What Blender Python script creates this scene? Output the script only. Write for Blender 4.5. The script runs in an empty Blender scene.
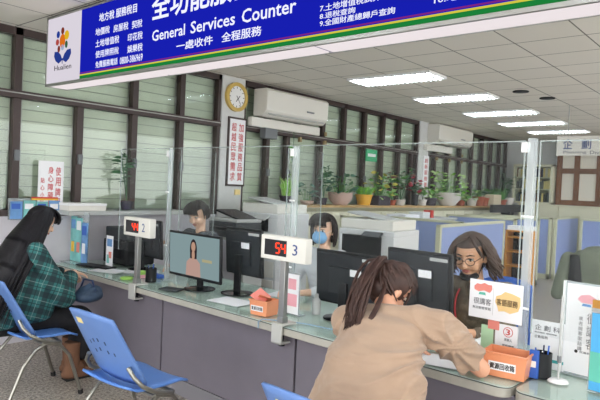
import bpy, bmesh, math, random
from mathutils import Vector as V3, Matrix, Euler
random.seed(7)
sc = bpy.context.scene
COL = sc.collection
R_ = math.radians
pi = math.pi

# ------------------------------------------------------------------ materials
def _mat(name):
    m = bpy.data.materials.new(name); m.use_nodes = True
    nt = m.node_tree; nt.nodes.clear()
    o = nt.nodes.new('ShaderNodeOutputMaterial')
    return m, nt, o
def srgb(c):
    if isinstance(c, str):
        c = [int(c[i:i+2], 16)/255 for i in (0, 2, 4)]
    return tuple(((x/12.92) if x <= .04045 else ((x+.055)/1.055)**2.4) for x in c)+(1.0,)
def mat(name, col, rough=.5, metal=0, noise=0, nscale=8, coat=0, spec=.5, bump=0, bscale=60, sheen=0):
    m, nt, o = _mat(name); N = nt.nodes; L = nt.links
    b = N.new('ShaderNodeBsdfPrincipled'); L.new(b.outputs[0], o.inputs[0])
    c = srgb(col)
    b.inputs['Base Color'].default_value = c
    b.inputs['Roughness'].default_value = rough
    b.inputs['Metallic'].default_value = metal
    b.inputs['Coat Weight'].default_value = coat
    b.inputs['Specular IOR Level'].default_value = spec
    if sheen: b.inputs['Sheen Weight'].default_value = sheen
    tc = N.new('ShaderNodeTexCoord')
    if noise:
        n = N.new('ShaderNodeTexNoise'); n.inputs['Scale'].default_value = nscale; n.inputs['Detail'].default_value = 5
        L.new(tc.outputs['Object'], n.inputs['Vector'])
        r = N.new('ShaderNodeValToRGB')
        r.color_ramp.elements[0].position = .3; r.color_ramp.elements[1].position = .7
        r.color_ramp.elements[0].color = tuple(max(0, x*(1-noise)) for x in c[:3])+(1,)
        r.color_ramp.elements[1].color = tuple(min(1, x*(1+noise)) for x in c[:3])+(1,)
        L.new(n.outputs['Fac'], r.inputs['Fac']); L.new(r.outputs[0], b.inputs['Base Color'])
    if bump:
        n2 = N.new('ShaderNodeTexNoise'); n2.inputs['Scale'].default_value = bscale
        L.new(tc.outputs['Object'], n2.inputs['Vector'])
        bp = N.new('ShaderNodeBump'); bp.inputs['Strength'].default_value = bump; bp.inputs['Distance'].default_value = .01
        L.new(n2.outputs['Fac'], bp.inputs['Height']); L.new(bp.outputs[0], b.inputs['Normal'])
    return m
def emis(name, col, st):
    m, nt, o = _mat(name)
    e = nt.nodes.new('ShaderNodeEmission'); e.inputs[0].default_value = srgb(col); e.inputs[1].default_value = st
    nt.links.new(e.outputs[0], o.inputs[0]); return m
def clear(name, tint, gloss=.08, white=0.0, wcol='ffffff'):
    m, nt, o = _mat(name); N = nt.nodes; L = nt.links
    t = N.new('ShaderNodeBsdfTransparent'); t.inputs[0].default_value = srgb(tint)
    d = N.new('ShaderNodeBsdfDiffuse'); d.inputs[0].default_value = srgb(wcol)
    mx = N.new('ShaderNodeMixShader'); mx.inputs[0].default_value = white
    L.new(t.outputs[0], mx.inputs[1]); L.new(d.outputs[0], mx.inputs[2])
    g = N.new('ShaderNodeBsdfGlossy'); g.inputs['Roughness'].default_value = .02; g.inputs[0].default_value = (1, 1, 1, 1)
    fr = N.new('ShaderNodeLayerWeight'); pw = N.new('ShaderNodeMath'); pw.operation = 'POWER'; pw.inputs[1].default_value = 5
    L.new(fr.outputs['Facing'], pw.inputs[0])
    mu = N.new('ShaderNodeMath'); mu.operation = 'MULTIPLY_ADD'; mu.inputs[1].default_value = .5; mu.inputs[2].default_value = gloss*.4
    mu.use_clamp = True
    L.new(pw.outputs[0], mu.inputs[0])
    m2 = N.new('ShaderNodeMixShader'); L.new(mu.outputs[0], m2.inputs[0]); L.new(mx.outputs[0], m2.inputs[1]); L.new(g.outputs[0], m2.inputs[2])
    L.new(m2.outputs[0], o.inputs[0]); return m

M = {}
def D(k, *a, **kw): M[k] = mat(k, *a, **kw)
D('brown_frame', '3a2b29', .45, noise=.15, nscale=5)
D('brown_rail', '5a3c36', .45)
D('alu', 'a7a7a4', .35, .8)
D('alu_white', 'c9c8c2', .4, .2)
D('steel', '9c9a92', .28, .9)
D('wall_white', 'cfd0cf', .85, noise=.04)
D('wall_lilac', 'd3cfd6', .85, noise=.04)
D('slat', 'c6cec0', .35, noise=.06, nscale=3)
D('slat_shadow', '98a096', .6)  # shade between louvre slats, put into the colour
D('slat_light', 'd2d9ca', .35, noise=.06, nscale=3)
D('ceil_void', '8b8a86', .9)
D('cream', 'dfdbc2', .6, noise=.04)
D('cream_dark', 'a5a287', .6)
D('wood_top', 'c2a06a', .5, noise=.15, nscale=9)
D('wood_brown', '6e4426', .5, noise=.2, nscale=6)
D('panel_white', 'e2dacb', .8)
D('dark_panel', '736d77', .6, noise=.06, nscale=3, bump=.15, bscale=300)
D('panel_seam', '1d1b1e', .8)
D('kick', '7d7a80', .6)
D('counter_edge', 'aeaaa0', .45, noise=.06, nscale=20)
D('counter_top', 'dde8e2', .4, noise=.05, nscale=5)
D('counter_top_light', 'd2d8d2', .35, noise=.05, nscale=5)
D('seam_line', '33423f', .5)
D('black', '1a1b1e', .4, spec=.3)
D('black_gloss', '15171b', .15)
D('black_matte', '202124', .7)
D('mon_back', '282b30', .55, noise=.1, nscale=12, spec=.3)
D('dark_grey', '3b3e42', .5)
D('mid_grey', '6f7276', .5)
D('light_grey', 'b9bab8', .5)
D('off_white', 'e1ded6', .5)
D('white', 'eeeeee', .5)
D('paper', 'f1f1f4', .8)
D('printer_white', 'd9dadb', .45)
D('blue_panel', '8f9fcc', .9, noise=.05, nscale=30, bump=.1, bscale=400)
D('part_frame', 'c9c9ac', .5)
D('chair_blue', '5a86cf', .38, noise=.03)
D('chair_back_blue', '6284c0', .42, noise=.03)
D('hole', '3c4d6e', .8)
D('rubber', '1c1a1a', .8)
D('orange_box', 'e5966c', .35, noise=.05)
D('orange_in', 'cc6f45', .45)
D('teal_green', '5fb7a3', .5); D('grass_green', 'a3d063', .5); D('royal', '3563bd', .5); D('navy', '24345a', .5)
D('pink', 'e9a9b4', .6); D('salmon', 'e88c80', .6); D('yellow', 'e8b93b', .6); D('gold_br', 'b07a26', .5); D('sky', '4aa3d8', .5)
D('pale_yellow', 'f0d894', .6); D('sand', 'ecca8e', .6); D('red', 'c8342c', .5); D('red_txt', 'c4484e', .7); D('black_txt', '241f20', .7); D('grey_txt', '6b6b70', .7)
D('blue_txt', '27407c', .6); D('green_sheet', 'b6d8b2', .6); D('teal_band', '3fa6a6', .6); D('brown_txt', '5a4326', .6)
D('skin', 'd9a183', .5, noise=.04); D('skin_light', 'e6bb9f', .5, noise=.04); D('skin_tan', 'dba684', .5, noise=.04)
D('eye_white', 'e6e2dc', .3); D('eye_dark', '1b1412', .2); D('lip', 'b3625a', .5); D('brow', '2a211d', .8)
D('hair_black', '17151a', .5, noise=.3, nscale=30, spec=.3); D('hair_brown', '3f2b25', .5, noise=.35, nscale=30, spec=.35); D('hair_dark', '241b18', .55, noise=.3, nscale=30, spec=.25)
D('hair_grey', '4b3b34', .55, noise=.45, nscale=25, spec=.25)
D('tee', 'a68b75', .85, noise=.04, nscale=12, bump=0, sheen=.2)
def folds(m, sc_, st, dist):
    nt = m.node_tree; N = nt.nodes; L = nt.links; b = [n for n in N if n.type == 'BSDF_PRINCIPLED'][0]
    tc = N.new('ShaderNodeTexCoord'); mp = N.new('ShaderNodeMapping'); mp.inputs['Rotation'].default_value = (0, R_(28), 0); mp.inputs['Scale'].default_value = (.5, .6, 2.2)
    n = N.new('ShaderNodeTexNoise'); n.inputs['Scale'].default_value = sc_; n.inputs['Detail'].default_value = 2; n.inputs['Distortion'].default_value = .6
    bp = N.new('ShaderNodeBump'); bp.inputs['Strength'].default_value = st; bp.inputs['Distance'].default_value = dist
    L.new(tc.outputs['Object'], mp.inputs[0]); L.new(mp.outputs[0], n.inputs['Vector']); L.new(n.outputs['Fac'], bp.inputs['Height']); L.new(bp.outputs[0], b.inputs['Normal'])
folds(M['tee'], 5, .8, .05)
D('black_cloth', '17161a', .9, noise=.2); D('denim', '33475f', .6, noise=.3, nscale=14); D('boot', '74513c', .85, noise=.15); D('grey_top', '55585e', .9)
D('white_top', 'd9dbdf', .9); D('olive', '75695a', .85, noise=.45, nscale=26); D('mask_blue', '7fb0dc', .8); D('mask_black', '1d1d20', .8)
D('jacket', '737a6b', .9, noise=.2, nscale=9)
D('terracotta', 'a4553c', .8, noise=.1); D('pot_pink', 'c9aca0', .7, noise=.1); D('pot_yellow', 'e0a93a', .6); D('pot_dark', '3a3340', .6)
D('pot_white', 'd8d2cc', .6); D('pot_cream', 'd9cdb2', .6); D('soil', '3a2c22', .95)
D('leaf_bright', '82c43c', .6, noise=.25); D('leaf_green', '5f9a4a', .6, noise=.25); D('leaf_dark', '47704f', .6, noise=.25); D('leaf_blue', '557f6c', .6, noise=.2)
D('leaf_pale', 'b9da90', .6, noise=.25); D('leaf_yellow', 'cfc65c', .6, noise=.25); D('leaf_red', '7c4a44', .6, noise=.25); D('flower_red', 'c03a50', .6)
D('brass', 'a08d66', .45); D('clock_rim', 'c8a957', .35); D('rack_orange', 'c98a3c', .5); D('exit_green', '3fae7a', .5)
D('cable', '8fa9c0', .5); D('red_strap', 'c22a34', .6)
D('leaflet_teal', '7fc4c2', .5, noise=.2); D('leaflet_blue', '6a98cc', .5, noise=.25)
M['acrylic'] = clear('acrylic', 'fcfdfd', .008, .006, 'e9efec')
M['acrylic_edge'] = clear('acrylic_edge', 'f0f5f4', .06, .26, 'eef2f6')
M['acrylic_rim'] = clear('acrylic_rim', 'dbe6e2', .08, .3, 'dfe6e6')
M['glass_sheet'] = clear('glass_sheet', 'f8fcfa', .12)
M['window_glass'] = clear('window_glass', 'f8fbf8', .10)
M['tube'] = emis('tube', 'e4f3ff', 38)
M['led_red'] = emis('led_red', 'ff3a22', 2.2)
M['screen_teal'] = emis('screen_teal', '9fb8bb', .5)
M['screen_pink'] = emis('screen_pink', 'd9b3a6', .52)
M['screen_skin'] = emis('screen_skin', 'dcb097', .52)
M['screen_hair'] = emis('screen_hair', '3b3134', .5)
M['screen_gold'] = emis('screen_gold', 'c9c29a', .52)
M['sign_blue'] = emis('sign_blue', '1a22be', .66)
M['sign_white'] = emis('sign_white', 'e4dde8', .7)
M['sign_text'] = emis('sign_text', 'eef0ff', .85)
M['sign_green'] = emis('sign_green', '1f8a3f', .66); M['sign_yellow'] = emis('sign_yellow', 'e6d84a', .66); M['sign_mag'] = emis('sign_mag', '8a2a86', .66)
M['sign_under'] = emis('sign_under', 'f2e8ea', .75)
for k, c in dict(l_orange='f07a20', l_red='b8382e', l_yellow='f2c42a', l_blue='2a45a0', l_brown='8a3c2c', l_dgreen='3e6a4a', l_pale='a9bde0', l_rose='c05048', l_navy='2c4398').items():
    M[k] = emis(k, c, .62)

def floor_mat():
    m, nt, o = _mat('terrazzo'); N = nt.nodes; L = nt.links
    b = N.new('ShaderNodeBsdfPrincipled'); b.inputs['Roughness'].default_value = .32
    tc = N.new('ShaderNodeTexCoord')
    v = N.new('ShaderNodeTexNoise'); v.inputs['Scale'].default_value = 48; v.inputs['Detail'].default_value = 3; v.inputs['Roughness'].default_value = .8
    L.new(tc.outputs['Object'], v.inputs['Vector'])
    r = N.new('ShaderNodeValToRGB'); e = r.color_ramp.elements
    e[0].position = .36; e[0].color = srgb('463f39'); e[1].position = .62; e[1].color = srgb('cbc3b6')
    x = r.color_ramp.elements.new(.47); x.color = srgb('8f867b')
    L.new(v.outputs['Fac'], r.inputs[0]); L.new(r.outputs[0], b.inputs['Base Color']); L.new(b.outputs[0], o.inputs[0])
    return m
M['terrazzo'] = floor_mat()
def ceil_mat():
    m, nt, o = _mat('ceiling_tiles'); N = nt.nodes; L = nt.links
    b = N.new('ShaderNodeBsdfPrincipled'); b.inputs['Roughness'].default_value = .9
    tc = N.new('ShaderNodeTexCoord'); mp = N.new('ShaderNodeMapping')
    mp.inputs['Location'].default_value = (.555-5.19+.555*12, .585-1.953+.585*8, 0)
    L.new(tc.outputs['Object'], mp.inputs[0])
    br = N.new('ShaderNodeTexBrick'); br.offset = 0; br.squash = 1
    br.inputs['Scale'].default_value = 1; br.inputs['Brick Width'].default_value = .555; br.inputs['Row Height'].default_value = .585
    br.inputs['Mortar Size'].default_value = .007; br.inputs['Mortar Smooth'].default_value = .3
    br.inputs['Color1'].default_value = srgb('f0ebe2'); br.inputs['Color2'].default_value = srgb('ebe6dd'); br.inputs['Mortar'].default_value = srgb('77726c')
    L.new(mp.outputs[0], br.inputs[0]); L.new(br.outputs[0], b.inputs['Base Color']); L.new(b.outputs[0], o.inputs[0])
    return m
M['ceiling'] = ceil_mat()
def plaid():
    m, nt, o = _mat('plaid'); N = nt.nodes; L = nt.links
    b = N.new('ShaderNodeBsdfPrincipled'); b.inputs['Roughness'].default_value = .85; L.new(b.outputs[0], o.inputs[0])
    tc = N.new('ShaderNodeTexCoord'); mp = N.new('ShaderNodeMapping'); mp.inputs['Rotation'].default_value = (.35, .1, .25)
    L.new(tc.outputs['Object'], mp.inputs[0])
    sp = N.new('ShaderNodeSeparateXYZ'); L.new(mp.outputs[0], sp.inputs[0])
    def band(sock, period, w, off=0):
        a = N.new('ShaderNodeMath'); a.operation = 'ADD'; a.inputs[1].default_value = off+10; L.new(sock, a.inputs[0])
        d = N.new('ShaderNodeMath'); d.operation = 'DIVIDE'; d.inputs[1].default_value = period; L.new(a.outputs[0], d.inputs[0])
        f = N.new('ShaderNodeMath'); f.operation = 'FRACT'; L.new(d.outputs[0], f.inputs[0])
        g = N.new('ShaderNodeMath'); g.operation = 'LESS_THAN'; g.inputs[1].default_value = w; L.new(f.outputs[0], g.inputs[0])
        return g.outputs[0]
    cur = None
    def mix(fac, colr, amt, prev):
        mm = N.new('ShaderNodeMath'); mm.operation = 'MULTIPLY'; mm.inputs[1].default_value = amt; L.new(fac, mm.inputs[0])
        x = N.new('ShaderNodeMix'); x.data_type = 'RGBA'
        L.new(mm.outputs[0], x.inputs[0])
        if prev is None: x.inputs[6].default_value = srgb('2c6866')
        else: L.new(prev, x.inputs[6])
        x.inputs[7].default_value = srgb(colr); return x.outputs[2]
    for s in (sp.outputs['Y'], sp.outputs['Z']):
        cur = mix(band(s, .12, .34), '1b252c', .72, cur)
    for s in (sp.outputs['Y'], sp.outputs['Z']):
        cur = mix(band(s, .12, .04, .03), 'a8bcb6', .35, cur)
        cur = mix(band(s, .12, .05, .06), '14242a', .8, cur)
    L.new(cur, b.inputs['Base Color']); return m
M['plaid'] = plaid()

# ------------------------------------------------------------------ mesh builder
def tag(o, label=None, cat=None, group=None, kind=None):
    if label: o['label'] = label
    if cat: o['category'] = cat
    if group: o['group'] = group
    if kind: o['kind'] = kind
    return o
def T(name, label, cat, loc=(0, 0, 0), rz=0, group=None):
    o = bpy.data.objects.new(name, None); COL.objects.link(o); o.empty_display_size = .1
    o.location = loc; o.rotation_euler = (0, 0, rz); return tag(o, label, cat, group)
class B:
    def __init__(s): s.bm = bmesh.new(); s.mats = []
    def mi(s, m):
        if m not in s.mats: s.mats.append(m)
        return s.mats.index(m)
    def _fin(s, faces, m):
        i = s.mi(m)
        for f in faces: f.material_index = i
    def hull(s, verts, faces, m):
        vs = [s.bm.verts.new(v) for v in verts]; fs = []
        for f in faces:
            try: fs.append(s.bm.faces.new([vs[i] for i in f]))
            except ValueError: pass
        s._fin(fs, m); return s
    def box(s, c, d, m, rot=None):
        c = V3(c); vs = []
        for z in (-.5, .5):
            for x, y in ((-.5, -.5), (.5, -.5), (.5, .5), (-.5, .5)):
                p = V3((x*d[0], y*d[1], z*d[2]))
                if rot is not None: p = rot @ p
                vs.append(c+p)
        return s.hull(vs, [(3, 2, 1, 0), (4, 5, 6, 7), (0, 1, 5, 4), (1, 2, 6, 5), (2, 3, 7, 6), (3, 0, 4, 7)], m)
    def bx(s, x0, x1, y0, y1, z0, z1, m): return s.box(((x0+x1)/2, (y0+y1)/2, (z0+z1)/2), (abs(x1-x0), abs(y1-y0), abs(z1-z0)), m)
    def tube(s, pts, r, m, seg=10, caps=True):
        pts = [V3(p) for p in pts]; n = len(pts)
        rs = r if isinstance(r, (list, tuple)) else [r]*n
        rings = []; up = None
        for i, p in enumerate(pts):
            t = (pts[min(i+1, n-1)]-pts[max(i-1, 0)])
            if t.length < 1e-9: t = V3((0, 0, 1))
            t.normalize()
            if up is None:
                up = V3((0, 0, 1)) if abs(t.z) < .9 else V3((1, 0, 0))
            a = t.cross(up)
            if a.length < 1e-6: a = t.cross(V3((0, 1, 0)))
            a.normalize(); b = a.cross(t); up = b
            rings.append([s.bm.verts.new(p+(a*math.cos(k*2*pi/seg)+b*math.sin(k*2*pi/seg))*rs[i]) for k in range(seg)])
        fs = []
        for i in range(n-1):
            for k in range(seg):
                fs.append(s.bm.faces.new((rings[i][k], rings[i][(k+1) % seg], rings[i+1][(k+1) % seg], rings[i+1][k])))
        if caps:
            fs.append(s.bm.faces.new(rings[0][::-1])); fs.append(s.bm.faces.new(rings[-1]))
        s._fin(fs, m); return s
    def cyl(s, p0, p1, r0, m, r1=None, seg=20): return s.tube([p0, p1], [r0, r0 if r1 is None else r1], m, seg)
    def lathe(s, prof, c, m, seg=24):
        c = V3(c); rings = []
        for r, z in prof:
            rings.append([s.bm.verts.new(c+V3((r*math.cos(k*2*pi/seg), r*math.sin(k*2*pi/seg), z))) for k in range(seg)])
        fs = []
        for i in range(len(prof)-1):
            for k in range(seg): fs.append(s.bm.faces.new((rings[i][k], rings[i][(k+1) % seg], rings[i+1][(k+1) % seg], rings[i+1][k])))
        fs.append(s.bm.faces.new(rings[0][::-1])); fs.append(s.bm.faces.new(rings[-1]))
        s._fin(fs, m); return s
    def ell(s, c, r, m, rot=None, nu=20, nv=12, keep=None):
        c = V3(c); r = (r, r, r) if isinstance(r, (int, float)) else r
        def pt(i, j):
            th = pi*j/nv; ph = 2*pi*i/nu
            return V3((math.sin(th)*math.cos(ph), math.sin(th)*math.sin(ph), math.cos(th)))
        def tr(u):
            p = V3((u.x*r[0], u.y*r[1], u.z*r[2]))
            return c+(rot @ p if rot is not None else p)
        grid = [[None]*nu for _ in range(nv+1)]
        top = s.bm.verts.new(tr(pt(0, 0))); bot = s.bm.verts.new(tr(pt(0, nv)))
        for j in range(1, nv):
            for i in range(nu): grid[j][i] = s.bm.verts.new(tr(pt(i, j)))
        fs = []
        for j in range(nv):
            for i in range(nu):
                k = (i+1) % nu
                u = pt(i+.5, j+.5)
                if keep and not keep(u): continue
                if j == 0: f = (top, grid[1][i], grid[1][k])
                elif j == nv-1: f = (grid[j][i], bot, grid[j][k])
                else: f = (grid[j][i], grid[j+1][i], grid[j+1][k], grid[j][k])
                fs.append(s.bm.faces.new(f))
        s._fin(fs, m); return s
    def prism(s, pts, m, mtx=None, h=.01):
        # pts in local x,z ; extruded along y from 0 (front) to h
        n = len(pts); vs = [V3((x, 0, z)) for x, z in pts]+[V3((x, h, z)) for x, z in pts]
        if mtx is not None: vs = [mtx @ v for v in vs]
        fs = [tuple(range(n)), tuple(range(2*n-1, n-1, -1))]+[(i, i+n, (i+1) % n+n, (i+1) % n) for i in range(n)]
        return s.hull(vs, fs, m)
    def surf(s, fn, nu, nv, m):
        g = [[s.bm.verts.new(fn(i/nu, j/nv)) for i in range(nu+1)] for j in range(nv+1)]
        fs = [s.bm.faces.new((g[j][i], g[j][i+1], g[j+1][i+1], g[j+1][i])) for j in range(nv) for i in range(nu)]
        s._fin(fs, m); return s
    def leaf(s, p, d, l, w, m, droop=.3, nrm=None):
        p = V3(p); d = V3(d).normalized(); sd = d.cross(V3((0, 0, 1)))
        if sd.length < .1: sd = V3((1, 0, 0))
        sd.normalize(); up = sd.cross(d)
        a = random.uniform(-.8, .8); sd = sd*math.cos(a)+up*math.sin(a)
        q1 = p+d*l*.35; q2 = p+d*l*.7-V3((0, 0, droop*l*.3)); q3 = p+d*l-V3((0, 0, droop*l*.8))
        vs = [p, q1+sd*w*.5, q2+sd*w*.4, q3, q2-sd*w*.4, q1-sd*w*.5, q1-V3((0, 0, .0)), q2]
        s.hull(vs, [(0, 1, 6), (0, 6, 5), (1, 2, 7, 6), (6, 7, 4, 5), (2, 3, 7), (7, 3, 4)], m); return s
    def build(s, name, parent=None, bevel=0, solid=0, smooth=True, angle=40, loc=None, rz=None, subsurf=0, bseg=2):
        s.bm.normal_update()
        if solid == 0: bmesh.ops.recalc_face_normals(s.bm, faces=s.bm.faces)
        me = bpy.data.meshes.new(name)
        if smooth:
            for f in s.bm.faces: f.smooth = True
            for e in s.bm.edges:
                if len(e.link_faces) == 2 and e.calc_face_angle(0) > R_(angle): e.smooth = False
        s.bm.to_mesh(me); s.bm.free()
        for k in s.mats: me.materials.append(M[k])
        o = bpy.data.objects.new(name, me); COL.objects.link(o)
        if parent is not None: o.parent = parent
        if loc is not None: o.location = loc
        if rz is not None: o.rotation_euler = (0, 0, rz)
        if solid:
            md = o.modifiers.new('solid', 'SOLIDIFY'); md.thickness = solid; md.offset = 0
        if bevel:
            md = o.modifiers.new('bevel', 'BEVEL'); md.width = bevel; md.segments = bseg; md.limit_method = 'ANGLE'; md.angle_limit = R_(40)
        if subsurf:
            md = o.modifiers.new('sub', 'SUBSURF'); md.levels = subsurf; md.render_levels = subsurf
        return o
def struct(b, name, parent=None, **k):
    o = b.build(name, parent, **k)
    if parent is None: o['kind'] = 'structure'
    return o
def dup(root, loc=None, rz=None, label=None):
    def cp(o, par):
        c = o.copy(); COL.objects.link(c); c.parent = par
        for ch in list(o.children): cp(ch, c)
        return c
    r = cp(root, None)
    if loc is not None: r.location = loc
    if rz is not None: r.rotation_euler = (0, 0, rz)
    if label: r['label'] = label
    return r

# text fitted into the rectangle x0..x1, z0..z1 of the parent's local plane y (reads from -y)
def text(s, x0, x1, z0, z1, m, parent, y=0, bold=.02, rx=0, name='lettering', depth=.0006, slant=0):
    cu = bpy.data.curves.new('t', 'FONT'); cu.body = s; cu.size = 1; cu.bevel_depth = bold*.55; cu.bevel_resolution = 0; cu.resolution_u = 2; cu.extrude = .002
    o = bpy.data.objects.new('t', cu); COL.objects.link(o)
    bpy.context.view_layer.update()
    dg = bpy.context.evaluated_depsgraph_get()
    me = bpy.data.meshes.new_from_object(o.evaluated_get(dg)); bpy.data.objects.remove(o)
    xs = [v.co.x for v in me.vertices]; ys = [v.co.y for v in me.vertices]
    ax, bx_, ay, by = min(xs), max(xs), min(ys), max(ys)
    zm = max(1e-6, max(abs(v.co.z) for v in me.vertices))
    for v in me.vertices:
        x = x0+(v.co.x-ax)/(bx_-ax)*(x1-x0); z = z0+(v.co.y-ay)/max(1e-6, by-ay)*(z1-z0)
        v.co = (x, y-(v.co.z/zm)*depth, z)
    me.name = name; me.materials.clear(); me.materials.append(M[m])
    n = bpy.data.objects.new(name, me); COL.objects.link(n); n.parent = parent
    return n
def vtext(s, x, zt, ch, m, parent, y=0, bold=.03, gap=1.1, w=None, name='lettering'):
    # vertical column of characters as one mesh
    w = w or ch
    objs = [text(c, x-w/2, x+w/2, zt-i*ch*gap-ch, zt-i*ch*gap, m, parent, y, bold) for i, c in enumerate(s)]
    bm = bmesh.new()
    for o in objs: bm.from_mesh(o.data)
    me = bpy.data.meshes.new(name); bm.to_mesh(me); bm.free(); me.materials.append(M[m])
    for o in objs: bpy.data.objects.remove(o)
    n = bpy.data.objects.new(name, me); COL.objects.link(n); n.parent = parent; return n

# counter frame: u along the counter towards the window wall, v away from the customers
O_ = V3((2.53, 0, 0)); U_ = V3((.05, 1, 0)).normalized(); W_ = V3((1, -.05, 0)).normalized()
def P(u, v, z=0): return O_+U_*u+W_*v+V3((0, 0, z))
RC = math.atan2(-1, -.05)        # local x = -u (viewer's right), local y = +v
RS = RC+pi
RE = -pi/2                       # things on the end wall, facing -X
RUP = math.atan2(1, .05)         # local x = +u

# ------------------------------------------------------------------ camera
import mathutils
f = 585.0
def cross(a, b): return V3((a[1]*b[2]-a[2]*b[1], a[2]*b[0]-a[0]*b[2], a[0]*b[1]-a[1]*b[0]))
v1 = V3((492, -8, f)); v2 = V3((-697, 45, f))
X = v1.normalized(); Z = X.cross(v2).normalized()
if Z.y < 0: Z = -Z
Y = (v2-X*v2.dot(X)).normalized()
right = V3((X.x, Y.x, Z.x)); up = V3((X.y, Y.y, Z.y)); fwd = V3((X.z, Y.z, Z.z))
cam = bpy.data.cameras.new('camera'); co = bpy.data.objects.new('camera', cam); COL.objects.link(co)
mw = Matrix((right, up, -fwd)).transposed().to_4x4(); mw.translation = V3((0, 0, 1.6)); co.matrix_world = mw
cam.sensor_width = 36; cam.lens = f*36/600; cam.clip_start = .05; cam.clip_end = 100
sc.camera = co

# ------------------------------------------------------------------ room shell
HC = 2.95; YW = 5.55; XE = 14.6; X0 = -2.6; Y0 = -4.5
b = B(); b.bx(X0, XE+.2, Y0, YW+.2, -.1, 0, 'terrazzo'); struct(b, 'floor')
b = B(); b.bx(X0, XE+.2, Y0, YW+.2, HC, HC+.1, 'ceiling'); struct(b, 'ceiling')
b = B(); b.bx(XE, XE+.2, Y0, YW+.2, 0, HC, 'wall_white'); struct(b, 'wall_end')
SILL = 1.2
b = B(); b.bx(X0, XE, YW, YW+.2, 0, SILL, 'wall_lilac')
for xa, xb in ((4.97, 5.36), (10.05, 10.42), (X0, -1.5)): b.bx(xa, xb, YW-.03, YW+.2, SILL-.1, HC, 'wall_white')
b.bx(X0, XE, YW+.17, YW+.2, SILL, HC, 'wall_white')
struct(b, 'wall_window')

def window(n, xa, xb, ms, msu=None, top=HC, rail=(2.30, 2.37), sill=SILL, split=None, lock=True):
    msu = msu or ms
    root = bpy.data.objects.new('window_%d' % n, None); COL.objects.link(root); root['kind'] = 'structure'
    b = B(); y0, y1 = YW-.01, YW+.07; w = .035
    b.bx(xa, xb, y0, y1, sill, sill+.06, 'brown_frame'); b.bx(xa, xb, y0, y1, top-.07, top, 'brown_frame')
    b.bx(xa, xb, y0-.015, y1, rail[0], rail[1], 'brown_frame'); b.bx(xa, xb, y0-.02, y0-.014, rail[1]-.03, rail[1]-.018, 'alu')
    b.bx(xa, xa+.05, y0, y1, sill, top, 'brown_frame'); b.bx(xb-.05, xb, y0, y1, sill, top, 'brown_frame')
    for x in ms: b.bx(x-w, x+w, y0, y1, sill, rail[0], 'brown_frame')
    for x in msu: b.bx(x-w, x+w, y0, y1, rail[1], top, 'brown_frame')
    b.build('window_frame', root, bevel=.003)
    for arr, z0, z1 in ((ms, sill+.06, rail[0]), (msu, rail[1], top-.07)):
        ed = [xa]+list(arr)+[xb]
        for i in range(len(ed)-1):
            a, c = ed[i]+w, ed[i+1]-w
            if c-a < .05: continue
            g = B(); g.bx(a, c, YW+.03, YW+.035, z0, z1, 'window_glass'); g.build('pane', root)
            s_ = B(); z = z0+.01; k = 0
            while z < z1:
                h = min(.11, z1-z)
                rot = Matrix.Rotation(R_(9), 3, 'X')
                s_.box(((a+c)/2, YW+.12, z+h/2), (c-a+.03, .006, h*1.02), 'slat_light' if (i+n) % 3 else 'slat', rot); s_.bx(a, c, YW+.10, YW+.106, z-.006, z+.002, 'slat_shadow')  # thin grey strip paints the shadow line under each slat
                z += .105; k += 1
            s_.bx(a-.02, a+.05, YW+.085, YW+.1, z0, z1, 'light_grey')
            s_.build('louvre_slats', root)
    if lock:
        l = B()
        for x in ms:
            l.bx(x-.02, x+.02, y0-.035, y0-.002, 1.72, 1.82, 'mid_grey')
        for x in msu[:3]:
            l.bx(x-.018, x+.022, y0-.045, y0-.002, rail[0]-.06, rail[0]+.01, 'brass'); l.bx(x-.018, x+.022, y0-.045, y0-.02, rail[1]+.01, rail[1]+.07, 'brass')
        l.build('window_latches', root)
    return root
window(1, -1.5, 4.97, [-.9, -.25, .4, 1.1, 1.78, 2.46, 3.09, 3.73, 4.37], [-.9, -.25, .4, 1.1, 1.78, 2.46, 3.73, 4.37])
window(2, 5.36, 10.05, [5.86, 6.28, 7.05, 7.65, 8.23, 8.79, 9.37, 9.85], [5.86, 6.5, 7.09, 7.64, 8.23, 8.81, 9.36])
window(3, 10.42, XE, [10.78, 11.35, 11.94, 12.55, 13.11, 13.63, 14.15])

# low cream cabinets along the window wall and the end wall
SH = 1.34
b = B(); b.bx(5.42, XE, 5.08, YW-.015, SH-.03, SH, 'wood_top'); b.bx(5.42, XE, 5.07, 5.08, SH-.03, SH-.002, 'wood_top')
o = b.build('worktop', bevel=.003); tag(o, 'long pale wood shelf top under the window row with potted plants on it', 'shelf top')
x = 5.45; k = 0
CG = 'cream cabinets under the window shelf'
cab0 = None
while x+.9 < XE-.45:
    if cab0 is None:
        t = T('low_cabinet', '', 'cabinet', (x, 5.12, 0), 0, CG)
        b = B(); b.bx(0, .9, .02, .40, 0, SH-.032, 'cream'); b.build('body', t)
        for q in (0, 1):
            b = B(); b.bx(.01+q*.45, .44+q*.45, 0, .02, .08, SH-.1, 'cream'); b.build('door', t, bevel=.003).__setitem__('label', 'cream door panel')
        b = B(); b.bx(0, .9, .004, .02, SH-.09, SH-.04, 'cream_dark'); b.build('top_rail', t)
        cab0 = t
    else: t = dup(cab0, (x, 5.12, 0))
    t['label'] = 'cream low cabinet in the continuous run beneath the plant shelf'
    x += .905; k += 1
EG = 'cream cabinets along the far wall'
e0 = None
b = B(); b.bx(XE-.45, XE-.005, -1.5, 5.06, 1.40, 1.43, 'cream'); o = b.build('worktop'); tag(o, 'pale cream counter top running along the far end wall', 'shelf top')
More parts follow.
